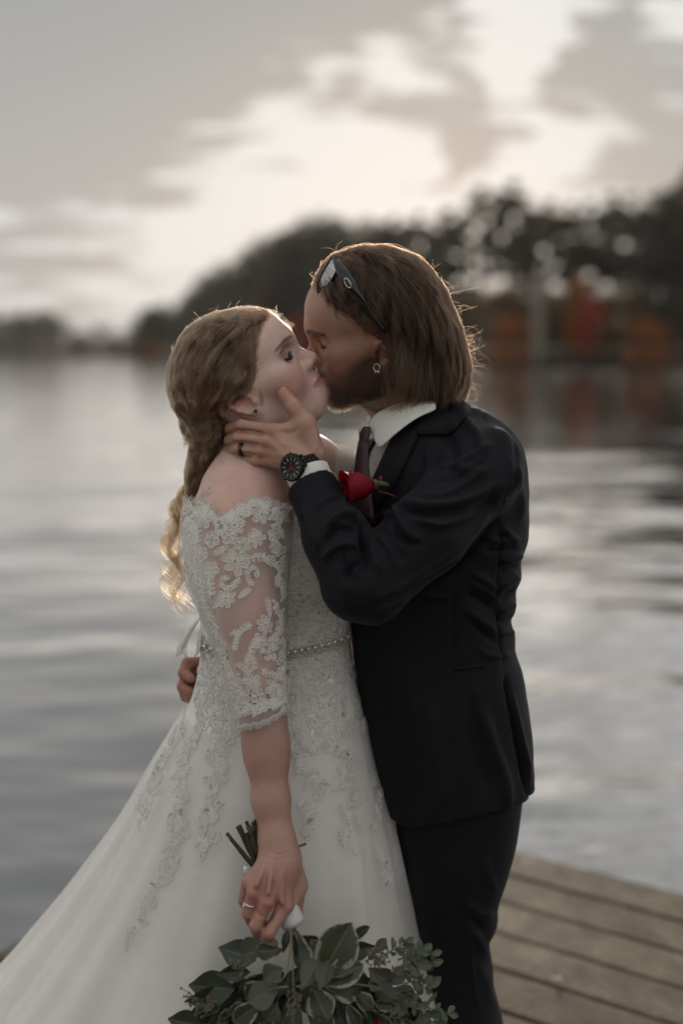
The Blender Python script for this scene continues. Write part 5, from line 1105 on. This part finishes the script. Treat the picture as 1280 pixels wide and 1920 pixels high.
# the soft hairline at brow and temple
bvS2 = bvh_of(Vb, Qb); hl = []
edge = resample([(508, 586), (500, 592), (492, 606), (486, 628), (481, 652), (479, 680), (478, 704), (470, 726), (452, 738)], 60)
def on_any(x, y, up):
    best = None
    for bv in (bvY, bvS2):
        h_ = bv.ray_cast(Vector(CAM), Vector(ray(x, y)))
        if h_[0] is not None and (best is None or h_[3] < best[0]): best = (h_[3], np.array(h_[0]), np.array(h_[1]))
    if best is None: return None
    nn_ = best[2] if best[2]@(CAM-best[1]) > 0 else -best[2]; return best[1]+nn_*up
for j in range(1500):
    e = edge[r.integers(0, 60)]; x, y = e[0]+abs(r.normal())*3.2-3, e[1]+r.normal()*5; pts = []; lift = r.uniform(.0008, .0035)
    for i in range(7):
        q = on_any(x, y, .0002+lift*min(1, i/3))
        if q is None: break
        pts.append(q); f_ = fB(np.array([x]), np.array([y]))[0]; x += f_[0]*8+r.normal()*.8; y += f_[1]*8+r.normal()*.8
    if len(pts) >= 4: hl.append(np.array(pts))
strands('hairline', hl, M_hairB, bride, .00024, .00012)
# ------------------------------------------------------------------ things worn and held
M_black = principled('black metal', (.012, .012, .013), .35, .5, .6, var=.1); M_gloss = principled('glossy black plastic', (.010, .009, .009), .12, .6, var=.05)
M_lens = principled('mirror grey lens', (.42, .43, .43), .04, .8, .9, var=.02); M_dial = principled('dial black', (.006, .006, .007), .35, .4, var=.05); M_white = principled('white paint', (.26, .26, .25), .5, .3, var=.02)
M_orange = principled('orange paint', (.45, .075, .015), .5, .3, var=.02); M_gold = principled('pale gold', (.62, .50, .33), .25, .5, 1., var=.05); M_stone = principled('dark stone', (.01, .012, .02), .08, .8, var=.1)
def basis(z, x):
    z = nrm(np.asarray(z, float)); x = np.asarray(x, float); x = nrm(x-z*(x@z)); return np.stack([x, np.cross(z, x), z], 1)
# wrist watch
wa = nrm(P(563, 866, -.111)-P(588, 920, -.130)); wc = P(572, 876, -.1135); nd = np.array([-.58, -.80, .12]); nd = nrm(nd-wa*(nd@wa)); WB = basis(wa, nd); DX, DY = .0315, .0295
watch = thing('wristwatch', wc, 'black chronograph watch with link band on the wrist of the man', 'watch')
b = MB()
for i in range(26):
    t = 2*math.pi*i/26
    if math.cos(t) > .80: continue
    c, s_ = math.cos(t), math.sin(t); pos = wc+WB@np.array([DX*c, DY*s_, 0]); nn = WB@nrm(np.array([c/DX, s_/DY, 0])); tg = np.cross(wa, nn)
    R_m = np.stack([tg, wa, nn], 1)
    for k_, wd_ in ((-1, .0052), (0, .0066), (1, .0052)):
        b.box(pos+wa*k_*.0064+(tg*.0035 if k_ else 0), (.0068, wd_, .0030), R_m, .0008)
b.build('band', M_black, watch, False)
dc = wc+WB@np.array([DX+.001, 0, 0]); dn_ = WB[:, 0]
b = MB(); b.lathe([(.0, -.004), (.0215, -.004), (.0225, -.001), (.0225, .0045), (.0215, .0064), (.0192, .0068), (.0180, .0058)], dc, dn_, 40)
for s_ in (-1, 1):
    for t_ in (-1, 1): b.box(dc+WB@np.array([-.001, s_*.0195, t_*.0085]), (.007, .010, .004), WB, .001)
for z_ in (-.007, 0, .007): b.tube([dc+wa*.019+WB[:, 1]*z_+dn_*.001, dc+wa*.0235+WB[:, 1]*z_+dn_*.001], .0022 if z_ == 0 else .0016, 8)
b.build('case', M_black, watch)
b = MB(); b.lathe([(0, .0050), (.0176, .0050)], dc, dn_, 40)
for t_ in range(3):
    a = t_*2.0944+.6; e = dc+dn_*.0053+(math.cos(a)*wa+math.sin(a)*WB[:, 1])*.0080; b.lathe([(.0036, 0), (.0042, .0004), (.0048, 0)], e, dn_, 18)
b.build('dial', M_dial, watch)
b = MB()
for k_ in range(12):
    a = k_*math.pi/6; d_ = math.cos(a)*wa+math.sin(a)*WB[:, 1]; b.box(dc+dn_*.0057+d_*.0138, (.0050 if k_ % 3 else .006, .0016 if k_ % 3 else .0026, .0004), np.stack([d_, np.cross(dn_, d_), dn_], 1))
for k_ in range(60):
    a = k_*math.pi/30; d_ = math.cos(a)*wa+math.sin(a)*WB[:, 1]; b.box(dc+dn_*.0070+d_*.0186, (.0012, .0004, .0003), np.stack([d_, np.cross(dn_, d_), dn_], 1))
b.build('hour_marker', M_white, watch, False)
b = MB()
for a, ln in ((.5, .009), (2.6, .012), (4.4, .010)):
    d_ = math.cos(a)*wa+math.sin(a)*WB[:, 1]; b.box(dc+dn_*.0062+d_*ln/2, (ln, .0007, .0004), np.stack([d_, np.cross(dn_, d_), dn_], 1))
b.build('hand', M_orange, watch, False)
# rings
def ring_obj(name, c, ax, r, wr, mat, label, seg=28, flat=1.8):
    b = MB(); b.lathe([(r, -wr*flat), (r+wr, -wr*flat), (r+wr*1.15, 0), (r+wr, wr*flat), (r, wr*flat), (r, -wr*flat)], c, ax, seg)
    o = b.build(name, mat, None, origin=np.asarray(c)); return tag(o, label, 'ring')
q = [P(*a) for a in KG['ring']]; ring_obj('wedding_ring', q[0]+(q[1]-q[0])*.80, q[1]-q[0], .0104, .0016, M_gloss, 'plain black wedding band on the finger of the man')
q = [P(*a) for a in KN['ring']]; c = q[0]+(q[1]-q[0])*.55; er = ring_obj('engagement_ring', c, q[1]-q[0], .0108, .0008, M_silver, 'thin silver ring with a small stone on the hand holding the bouquet')
b = MB(); o_ = c+np.array([-.0098, -.0066, 0]); b.ball(o_, (.0026,)*3, 8, 5); 
for k_ in range(5): b.ball(o_+.0030*np.array([math.cos(k_*1.256)*.6, -.3, math.sin(k_*1.256)]), .0011, 6, 4)
b.build('stone', M_bead, er)
# ear, nose jewellery
c = HB.w(-.004, .0805, -.0295); c = P(479, 771, c[1]-.004)
st = thing('stud_earring', c, 'star shaped stud earring with a dark stone in the ear of the woman', 'earring')
b = MB(); b.ball(c, (.0034, .0022, .0034), 10, 6); b.build('stone', M_stone, st)
b = MB()
for k_ in range(8):
    a = k_*math.pi/4; b.ball(c+.0048*np.array([math.cos(a), -.0, math.sin(a)]), .0014, 6, 4); b.tube([c, c+.0062*np.array([math.cos(a+.39), 0, math.sin(a+.39)])], [.0009, .0002], 4)
b.build('setting', M_silver, st)
def hoop(c, r, wr, plane, mat, arc_=6.283, k=22):
    b = MB(); b.tube([c+r*(math.cos(t)*plane[0]+math.sin(t)*plane[1]) for t in np.linspace(0, arc_, k)], wr, 7); return b
c = P(706, 689, -.065)
ho = thing('hoop_earring', c, 'silver hoop earring with a bead in the ear of the man', 'earring')
hoop(c, .0058, .0008, (np.array([.85, -.52, 0]), np.array([0, 0, 1.])), M_silver).build('hoop', M_silver, ho); b = MB(); b.ball(c+np.array([.003, -.004, -.0074]), .0022, 8, 6); b.ball(c+np.array([-.002, -.003, -.0076]), .0016, 8, 6); b.build('bead', M_silver, ho)
c = HB.w(.1005, .0135, -.0150); b = hoop(c, .0034, .0005, (HB.R[:, 0], HB.R[:, 2]), M_silver, 4.5, 12); tag(b.build('nose_ring', M_silver, None, origin=c), 'tiny silver ring in the nostril of the woman', 'nose ring')
c = HG.w(.097, .006, -.030); b = hoop(c, .0030, .0005, (HG.R[:, 1], HG.R[:, 2]), M_gold, 6.283, 14); tag(b.build('septum_ring', M_gold, None, origin=c), 'tiny gold ring under the nose of the man', 'nose ring')
# sunglasses pushed up into the hair
gl = thing('sunglasses', P(625, 505, -.05), 'black wraparound sunglasses pushed up on the hair of the man', 'sunglasses')
NL = [(622, 483), (612, 498), (601, 520), (600, 533), (605, 538), (615, 534), (626, 518), (633, 502), (632, 490)]
ln0 = np.array([P(x, y, -.052-.0011*(x-600)) for x, y in NL]); l0 = HG.loc(ln0); l0[:, 1] = .052+.030*(l0[:, 0].max()-l0[:, 0])/(np.ptp(l0[:, 0])+1e-6)
for s_ in (1, -1):
    pass
def lens_pts(s_, grow=1.):
    cen = ln0.mean(0); q = cen+(ln0-cen)*grow
    if s_ > 0: return q
    return np.stack([q[:, 0]+.006, -.03-q[:, 1], q[:, 2]-.004], 1)
fr_ = MB()
for s_ in (1, -1):
    q = lens_pts(s_); qs = resample(np.concatenate([q, q[:1]]), 28)[:-1]; cen = qs.mean(0); nv = nrm(np.cross(qs[7]-cen, qs[0]-cen)); nv = nv if nv@HG.R[:, 0] > 0 else -nv
    V = np.concatenate([qs, [cen+nv*.0030]]); lo = mesh_np('lens', V, [(i, (i+1) % 27, 27) for i in range(27)], M_lens, gl)
    fr_.tube(np.concatenate([qs, qs[:1]]), .0021, 8, False)
    out = resample(np.concatenate([lens_pts(s_, 1.16), lens_pts(s_, 1.16)[:1]]), 28)[:-1]+HG.R[:, 0]*-.003; fr_.raw(np.concatenate([qs, out]), [(i, (i+1) % 27, 27+(i+1) % 27, 27+i) for i in range(27)])
a, b_ = lens_pts(1), lens_pts(-1); fr_.tube(resample([a[0], a[0]*.6+b_[0]*.4+HG.R[:, 0]*.008, b_[0]*.6+a[0]*.4+HG.R[:, 0]*.008, b_[0]], 10), .0030, 8)
fr_.build('frame', M_gloss, gl)
for s_ in (1, -1):
    tp = [(629, 487, -.096, .0060), (640, 507, -.105, .0105), (652, 528, -.109, .0125), (664, 546, -.110, .0090), (680, 568, -.108, .0052), (700, 596, -.098, .0045), (722, 622, -.088, .004)]
    c_ = np.array([P(x, y, d_) for x, y, d_, w_ in tp]); h_ = np.array([w_ for *_, w_ in tp])
    if s_ < 0:
        c_ = np.stack([c_[:, 0]+.006, -.03-c_[:, 1], c_[:, 2]-.004], 1)
    c_ = resample(c_, 16); h_ = np.interp(np.linspace(0, 1, 16), np.linspace(0, 1, 7), h_); tg = np.gradient(c_, axis=0); tg /= np.linalg.norm(tg, axis=1)[:, None]; side = HG.R[:, 1]*s_
    b = MB(); V = []
    for p_, t_, w_ in zip(c_, tg, h_):
        u = nrm(np.cross(t_, side)); n2 = np.cross(u, t_)
        V += [p_+u*w_*math.cos(k_*math.pi/4)*(.82 if k_ % 2 else .9)+n2*.0028*math.sin(k_*math.pi/4) for k_ in range(8)]
    b.raw(np.array(V), [(i*8+j, i*8+(j+1) % 8, i*8+8+(j+1) % 8, i*8+8+j) for i in range(15) for j in range(8)]+[tuple(range(7, -1, -1)), tuple(range(120, 128))]); b.build('temple', M_gloss, gl)
    if s_ > 0:
        cc2 = P(651.5, 531, -.1135); e1 = nrm(P(657, 541, -.1135)-P(646, 521, -.1135)); e2 = nrm(np.cross(e1, HG.R[:, 1])); b = MB(); b.tube([cc2+e1*.0082*math.cos(t)+e2*.0038*math.sin(t) for t in np.linspace(0, 6.283, 25)], .0010, 6, False); b.build('emblem', M_silver, gl)
# rose on the lapel
M_rose = principled('red rose petal', (.22, .004, .014), .6, .25, var=.2, scale=160, trans=.2, bump=.3, bscale=500); M_sepal = principled('rose green', (.075, .10, .045), .6, .3, var=.3); M_reed = principled('dark red twig', (.16, .02, .02), .6, .3)
def petal_sheet(b, base, ax, out, L, W, curl, cup=.5, k=7, tip=.15):
    ax = nrm(ax); out = nrm(out-ax*(out@ax)); sd = np.cross(ax, out); V = []
    for i in range(k):
        t = i/(k-1); w_ = W*math.sin(math.pi*min(1, .18+.72*t**.8))**.8*(1 if t < .98 else .80)
        for j in range(k):
            s_ = (j/(k-1)-.5)*2; ang2 = s_*cup*2.0
            V.append(base+ax*(L*t*(1-.06*s_*s_*t+tip*.0))+sd*w_*math.sin(ang2)/math.sin(cup*2)*1+out*(W*.9*(math.sin(t*1.7)*.62)*(math.cos(ang2)-.25)+curl*L*max(0, t-.72)**2*6))
    b.raw(np.array(V), [(i*k+j, i*k+j+1, (i+1)*k+j+1, (i+1)*k+j) for i in range(k-1) for j in range(k-1)])
bo = thing('boutonniere', P(690, 905, -.16), 'red rose boutonniere with green calyx on the dark lapel', 'flower')
rb = P(699, 908, -.150); ra = nrm(P(640, 912, -.165)-P(699, 905, -.148))
o1 = nrm(np.cross(ra, [0, -1., .1])); o2 = np.cross(ra, o1)
def cup_petal(base, a0, span, L, R, lip, twist=0., k=9):
    V = []
    for i in range(k):
        t = i/(k-1); r_ = R*(.30+.70*math.sin(min(1., t*1.55)*math.pi/2)**.9)*(1-.16*max(0, t-.55))+lip*max(0, t-.70)**2*8
        for j in range(k):
            s_ = (j/(k-1)-.5)*2; a = a0+span/2*s_*(.45+.55*math.sin(min(1, .15+t)*math.pi/2)); h_ = L*t*(1-.13*s_*s_*t)+.0012*math.sin(a*7+t*5)*t
            rr3 = r_*(1+.10*s_*twist)+.0008*math.sin(a*9+3*t)*t; V.append(base+ra*h_+(o1*math.cos(a)+o2*math.sin(a))*rr3)
    b = MB(); b.raw(np.array(V), [(i*k+j, i*k+j+1, (i+1)*k+j+1, (i+1)*k+j) for i in range(k-1) for j in range(k-1)]); return b
for a0, span, L_, R_, lip in ((.3, 2.5, .050, .0235, .010), (2.4, 2.5, .049, .0230, .006), (4.5, 2.5, .050, .0232, .010), (1.3, 2.3, .049, .0195, .002), (3.4, 2.3, .048, .0190, .0), (5.5, 2.3, .048, .0190, .0), (.4, 2.4, .047, .0145, -.002), (2.5, 2.4, .047, .0140, -.002), (4.6, 2.4, .046, .0135, -.002), (1.5, 2.6, .045, .009, -.002), (4.2, 2.6, .045, .0085, -.002)):
    o = cup_petal(rb, a0, span, L_, R_, lip, 1.).build('petal', M_rose, bo); md = o.modifiers.new('s', 'SUBSURF'); md.levels = md.render_levels = 1
b = MB(); b.ball(rb+ra*-.002, (.009, .008, .008), 10, 6); b.tube([rb, rb-ra*.012, rb-ra*.026+np.array([0, 0, -.004])], [.0062, .005, .003], 8); b.build('calyx', M_sepal, bo)
for az in (0, 1.3, 2.6, 3.9, 5.2):
    b = MB(); o_ = math.cos(az)*np.array([0, 0, 1.])+math.sin(az)*np.cross(ra, [0, 0, 1.]); petal_sheet(b, rb-ra*.004, nrm(ra*.55+o_*.8), o_, .016, .0042, .1, .3, 5); b.build('sepal', M_sepal, bo)
b = MB(); b.tube(resample([P(707, 922, -.158), P(709, 905, -.163), P(713, 897, -.165)], 6), .0011, 5); b.tube(resample([P(707, 921, -.158), P(725, 925, -.162), P(742, 931, -.166)], 6), .0009, 5); b.ball(P(713, 897, -.165), (.0028, .002, .0045), 7, 5); b.build('twig', M_reed, bo)

# ------------------------------------------------------------------ bouquet, held head down
bq = thing('bouquet', P(548, 1735, -.275), 'bouquet of green and cream edged leaves held upside down by its stems', 'bouquet')
M_stem = principled('dark green stem', (.018, .022, .012), .55, .3, var=.5, scale=60); M_brown = principled('brown stem', (.060, .040, .022), .6, .3, var=.4, scale=60)
TIE = P(543, 1722, -.272); br = np.random.default_rng(12)
ENDS = [((425, 1562), .0034), ((432, 1572), .003), ((447, 1549), .0058), ((462, 1540), .003), ((466, 1549), .0048), ((461, 1562), .0052), ((474, 1541), .0036), ((481, 1536), .005), ((484, 1552), .0046), ((478, 1558), .004), ((492, 1545), .004), ((500, 1550), .004)]
for i, ((x, y), r_) in enumerate(ENDS):
    e = P(x, y, -.222+br.uniform(-.02, .015)); m_ = P(502+br.uniform(-10, 8), 1665, -.25+br.uniform(-.008, .008)); b = MB(); pts = resample([e, e*.55+m_*.45+br.normal(size=3)*.002, m_, TIE+br.normal(size=3)*.004], 12); rad = np.full(12, r_*.8)*br.uniform(.9, 1.1, 12); rad[0] *= 1.15
    b.tube(pts, rad, 8); b.build('stem', M_stem if i % 4 else M_brown, bq)
b = MB(); b.tube([P(515, 1601, -.236), P(560, 1587, -.24), P(574, 1582, -.242)], [.0019, .0019, .0022], 7); b.build('stem', principled('olive twig', (.12, .095, .045), .6, .3, var=.2), bq)
b = MB(); b.lathe([(.014, -.014), (.0185, -.012), (.0190, .014), (.018, .020), (.0135, .020)], P(541, 1712, -.272), nrm(P(548, 1738, -.276)-P(525, 1690, -.266)), 24); b.build('ribbon', M_ribbon, bq)
b = MB(); b.tube([P(470, 1640, -.240), P(461, 1630, -.243)], .006, 10); b.build('ribbon', M_ribbon, bq)
b = MB(); b.ball(P(460, 1628, -.256), .0036, 10, 6); b.build('pearl', principled('pearl', (.75, .72, .68), .2, .6, var=.02), bq)
def leaf_mat(name, c0, c1, edge, ew, rough=.45):
    m, n, out = material(name); a = n.attr('Pig'); sp = n.add('ShaderNodeSeparateColor', Color=a); oc = n.obj(); oi = n.n.new('ShaderNodeObjectInfo').outputs['Random']
    v = n.noise(oc, 60, 4, .6); c = n.mix(n.m('ADD', n.m('MULTIPLY', oi, .6), n.m('MULTIPLY', v, .4)), (*c0, 1), (*c1, 1))
    if edge is not None:
        e = n.sstep(n.m('ADD', sp.outputs[0], n.m('MULTIPLY', n.m('SUBTRACT', n.noise(oc, 120, 4, .65), .5), 1.2)), ew, ew+.10); c = n.mix(e, c, (*edge, 1))
    mid = n.sstep(sp.outputs[1], .10, .0); c = n.mix(n.m('MULTIPLY', mid, .45), c, (.16, .17, .11, 1))
    p = n.add('ShaderNodeBsdfPrincipled', Base_Color=c, Roughness=rough, Normal=n.bump(n.m('ADD', n.noise(oc, 240, 3, .6), n.m('MULTIPLY', mid, -.8)), .25, .001)); p.inputs['Specular IOR Level'].default_value = .45
    t = n.add('ShaderNodeBsdfTranslucent', Color=c); x = n.add('ShaderNodeMixShader', _0=.18); n.l.new(p.outputs[0], x.inputs[1]); n.l.new(t.outputs[0], x.inputs[2]); n.l.new(x.outputs[0], out.inputs[0]); return m
M_pitto = leaf_mat('cream edged leaf', (.018, .024, .012), (.050, .058, .032), (.26, .25, .18), .82, .40)
M_euca = leaf_mat('dusty round leaf', (.036, .044, .030), (.095, .102, .076), None, 0, .6); M_olive = leaf_mat('small grey green leaf', (.060, .078, .048), (.11, .13, .085), None, 0, .55); M_deep = leaf_mat('deep green leaf', (.016, .024, .014), (.035, .048, .028), None, 0, .35)
def leaf_mesh(name, L_, W_, shape, mat, cup, bend, wav):
    k, c_ = 9, 7; V, C = [], []
    for i in range(k):
        t = i/(k-1)
        if shape == 'round': w_ = W_*math.sqrt(max(0, 1-(2*min(t+.02, 1)-1)**2))
        elif shape == 'obov': w_ = W_*math.sin(math.pi*min(1, t)**1.35)**.75
        else: w_ = W_*math.sin(math.pi*t**.85)**1.1
        w_ = max(w_, .0006 if i in (0, k-1) else 0)
        for j in range(c_):
            s_ = (j/(c_-1)-.5)*2; V.append((s_*w_, L_*t, cup*abs(s_)*w_+bend*L_*t*t+wav*W_*math.sin(t*9+s_*2)*abs(s_))); C.append((max(abs(s_), (t-.75)*4*.9 if t > .75 else 0), abs(s_), 0))
    me = mesh_np(name, V, np.array([(i*c_+j, i*c_+j+1, (i+1)*c_+j+1, (i+1)*c_+j) for i in range(k-1) for j in range(c_-1)]), mat, None, True, np.array(C)); d_ = me.data; bpy.data.objects.remove(me); return d_
LM = dict(p=[leaf_mesh('leaf', .062, .017, 'obov', M_pitto, .25, -.12, .12), leaf_mesh('leaf', .052, .0145, 'obov', M_pitto, .4, .15, .15), leaf_mesh('leaf', .060, .0150, 'obov', M_pitto, .55, -.35, .22), leaf_mesh('leaf', .056, .0185, 'obov', M_pitto, -.25, .30, .20), leaf_mesh('leaf', .050, .0125, 'lance', M_pitto, .5, -.5, .25)], e=[leaf_mesh('leaf', .044, .0155, 'obov', M_euca, .18, -.10, .05), leaf_mesh('leaf', .036, .0155, 'round', M_euca, .30, .12, .08), leaf_mesh('leaf', .041, .0125, 'lance', M_euca, -.3, .35, .12), leaf_mesh('leaf', .039, .0165, 'obov', M_euca, .5, -.35, .12)], o=[leaf_mesh('leaf', .021, .0058, 'obov', M_olive, .2, -.15, .0)], d=[leaf_mesh('leaf', .055, .0165, 'lance', M_deep, .3, -.15, .06), leaf_mesh('leaf', .055, .014, 'lance', M_deep, .6, .35, .18)])
NLF = [0]
def put_leaf(kind, base, tip, face, sc=1.):
    me = LM[kind][NLF[0] % len(LM[kind])]; NLF[0] += 1; y = nrm(tip-base); z = face-y*(face@y); z = nrm(z); x = np.cross(y, z)
    L_ = {'p': .058, 'e': .040, 'o': .021, 'd': .055}[kind]; k_ = np.linalg.norm(tip-base)/L_
    o = bpy.data.objects.new('leaf', me); COL.objects.link(o); M_ = Matrix([(*(v*k_*s_ for v, s_ in zip((x[i], y[i], z[i]), (sc, 1, 1))), base[i]) for i in range(3)]+[(0, 0, 0, 1)]); o.matrix_world = M_; put_under(o, bq)
CF = np.array([0, -1., .35])
def pleaf(kind, b0, t0, y0, y1, sc=1., tilt=(0, 0)): put_leaf(kind, P(*b0, y0), P(*t0, y1), nrm(CF+np.array([tilt[0], 0, tilt[1]])), sc)
# the leaves that show, named by where they lie in the photograph
for a in (('p', (592, 1845), (655, 1742), -.345, -.335, 1.15, (.2, 0)), ('p', (598, 1845), (692, 1808), -.35, -.335, 1.1, (-.1, .5)), ('p', (600, 1838), (695, 1858), -.355, -.34, 1.2, (.1, -.3)), ('p', (585, 1850), (615, 1910), -.36, -.37, 1.3, (0, 0)), ('p', (608, 1850), (640, 1912), -.35, -.355, 1.), ('p', (650, 1880), (672, 1925), -.34, -.35, 1.), ('e', (600, 1795), (565, 1850), -.345, -.36, 1.1), ('p', (545, 1745), (568, 1808), -.30, -.335, .75, (.6, 0)), ('p', (552, 1742), (578, 1822), -.31, -.34, .8, (-.5, 0)), ('p', (540, 1742), (530, 1790), -.30, -.325, .9), ('p', (583, 1760), (610, 1800), -.31, -.335, 1.2),
    ('p', (655, 1765), (700, 1735), -.29, -.29, .8, (0, .8)), ('p', (600, 1770), (632, 1748), -.29, -.29, .9), ('e', (655, 1770), (660, 1800), -.30, -.315, 1.2), ('d', (640, 1790), (705, 1775), -.31, -.30, .9), ('e', (530, 1815), (492, 1838), -.34, -.35, 1.25, (-.2, .2)), ('e', (525, 1850), (470, 1876), -.345, -.35, 1.15, (0, .3)), ('p', (500, 1842), (452, 1870), -.335, -.335, 1.2, (-.2, .5)), ('p', (530, 1780), (476, 1790), -.32, -.325, 1.1, (0, .8)), ('e', (505, 1775), (440, 1792), -.315, -.31, .9, (0, .8)), ('d', (480, 1800), (408, 1776), -.305, -.295, 1.2, (-.3, .3)), ('d', (470, 1822), (412, 1822), -.31, -.30, 1.), ('d', (440, 1855), (350, 1850), -.31, -.30, 1.2), ('d', (430, 1870), (352, 1870), -.30, -.30, 1.1), ('p', (470, 1890), (415, 1905), -.33, -.335, 1.4), ('p', (490, 1880), (440, 1915), -.34, -.35, 1.2), ('d', (380, 1925), (312, 1912), -.31, -.30, 1.2), ('e', (520, 1880), (500, 1918), -.35, -.36, 1.2), ('e', (560, 1880), (545, 1920), -.355, -.365, 1.1),
    ('p', (690, 1840), (718, 1862), -.33, -.335, 1.2), ('e', (700, 1850), (745, 1870), -.325, -.325, 1.2), ('e', (690, 1815), (735, 1850), -.32, -.325, 1.), ('e', (722, 1845), (758, 1825), -.31, -.305, .9), ('p', (660, 1860), (702, 1890), -.335, -.345, 1.), ('p', (700, 1880), (755, 1895), -.325, -.325, .9), ('e', (640, 1760), (668, 1748), -.29, -.285, 1.3), ('e', (700, 1790), (722, 1762), -.30, -.29, .8), ('p', (560, 1755), (600, 1775), -.295, -.30, 1.2), ('e', (615, 1800), (600, 1850), -.35, -.36, 1.2)):
    pleaf(a[0], a[1], a[2], a[3], a[4], a[5] if len(a) > 5 else 1., a[6] if len(a) > 6 else (0, 0))
for i in range(190):                                          # the body of the bouquet behind and below them
    az = br.uniform(-2.9, 2.9); rr2 = br.uniform(.25, 1)
    cx, cz = 575+math.sin(az)*rr2*205, 1850-math.cos(az)*rr2*70+45
    if cz < 1765+abs(cx-575)*.25 and br.random() < .75: continue
    y0 = -.335+.075*rr2**1.5+br.uniform(-.005, .03); b0 = P(575+(cx-575)*.72, 1770+(cz-1770)*.75, y0+.01); t0 = P(cx, cz, y0); d_ = nrm(t0-b0)
    k_ = br.choice(['p', 'e', 'd', 'p', 'e', 'd']); put_leaf(k_, t0-d_*.02, t0+d_*{'p': .04, 'e': .024, 'd': .036}[k_]*br.uniform(.7, 1.1), nrm(CF+br.normal(size=3)*.45), br.uniform(.65, 1.1))
def sprig(pts, n_, size, kind='o', r_=.0009):
    p_ = resample([P(*q) for q in pts], n_*2+1); b = MB(); b.tube(p_, np.linspace(r_*1.4, r_*.6, len(p_)), 5); b.build('twig', M_sepal, bq)
    for i in range(2, len(p_)):
        tg = nrm(p_[i]-p_[i-1]); sd = nrm(np.cross(tg, CF))*(1 if i % 2 else -1); e = p_[i]+(sd*.85+tg*.55+br.normal(size=3)*.25)*size*br.uniform(.75, 1.1)
        put_leaf(kind, p_[i], e, nrm(CF+br.normal(size=3)*.5))
    put_leaf(kind, p_[-1], p_[-1]+nrm(p_[-1]-p_[-2])*size, CF)
for s_ in ([(740, 1815, -.31), (765, 1808, -.305), (790, 1795, -.30), (806, 1790, -.30)], [(740, 1830, -.31), (768, 1828, -.30), (795, 1808, -.30), (808, 1805, -.30)], [(735, 1855, -.31), (770, 1875, -.305), (812, 1892, -.30), (838, 1900, -.30)], [(750, 1880, -.31), (790, 1895, -.305), (822, 1915, -.30)], [(720, 1790, -.30), (742, 1778, -.29), (756, 1770, -.29)], [(755, 1845, -.31), (780, 1840, -.305), (796, 1852, -.30)], [(745, 1800, -.30), (775, 1790, -.30), (790, 1782, -.30)], [(795, 1890, -.30), (806, 1912, -.30), (812, 1935, -.30)], [(715, 1905, -.32), (760, 1912, -.31), (790, 1925, -.31)]): sprig(s_, 5, .019)
def seeds(c0, n_, spread, dirn):
    b = MB(); root = P(*c0)
    for i in range(n_):
        e = root+np.array([dirn[0], 0, dirn[1]])*br.uniform(.2, 1)*spread+br.normal(size=3)*np.array([.006, .005, .006]); b.tube([root, (root+e)/2+br.normal(size=3)*.001, e], .0006, 4, False); b.ball(e, (.0019, .0019, .0025), 7, 5)
    b.build('seed_cluster', principled('olive seed', (.13, .115, .075), .55, .3, var=.3) if not bpy.data.materials.get('olive seed') else bpy.data.materials['olive seed'], bq)
for c0, d_ in (((700, 1808, -.335), (.7, .5)), ((735, 1818, -.33), (1, .15)), ((690, 1800, -.335), (.3, .6)), ((375, 1878, -.32), (-.8, .2)), ((400, 1885, -.325), (-.9, -.3)), ((552, 1858, -.372), (.1, -1)), ((550, 1880, -.375), (-.1, -.8)), ((455, 1818, -.335), (-.5, .3))): seeds(c0, 22, .026, d_)
for pts in ([(545, 1745, -.31), (548, 1800, -.365), (551, 1860, -.378)], [(548, 1745, -.31), (535, 1830, -.36), (505, 1842, -.35)], [(552, 1745, -.31), (590, 1845, -.352), (640, 1870, -.345), (700, 1880, -.33)], [(540, 1850, -.36), (520, 1852, -.355), (500, 1858, -.345)], [(610, 1840, -.352), (700, 1850, -.33), (760, 1868, -.31)], [(556, 1850, -.37), (585, 1847, -.36), (600, 1846, -.352)]):
    b = MB(); b.tube(resample([P(*q) for q in pts], 10), [.0016]*5+[.0011]*5, 6); b.build('twig', principled('pale twig', (.15, .14, .09), .6, .3) if not bpy.data.materials.get('pale twig') else bpy.data.materials['pale twig'], bq)
rb = P(706, 1935, -.34); b = MB()
for i in range(9):
    az = i*2.4; o_ = np.array([math.cos(az), -.2, math.sin(az)]); petal_sheet(b, rb, nrm(np.array([.1, -.8, .55])), o_, .026, .013+.0008*i, .05, .6, 7)
b.build('rose_bloom', M_rose, bq)
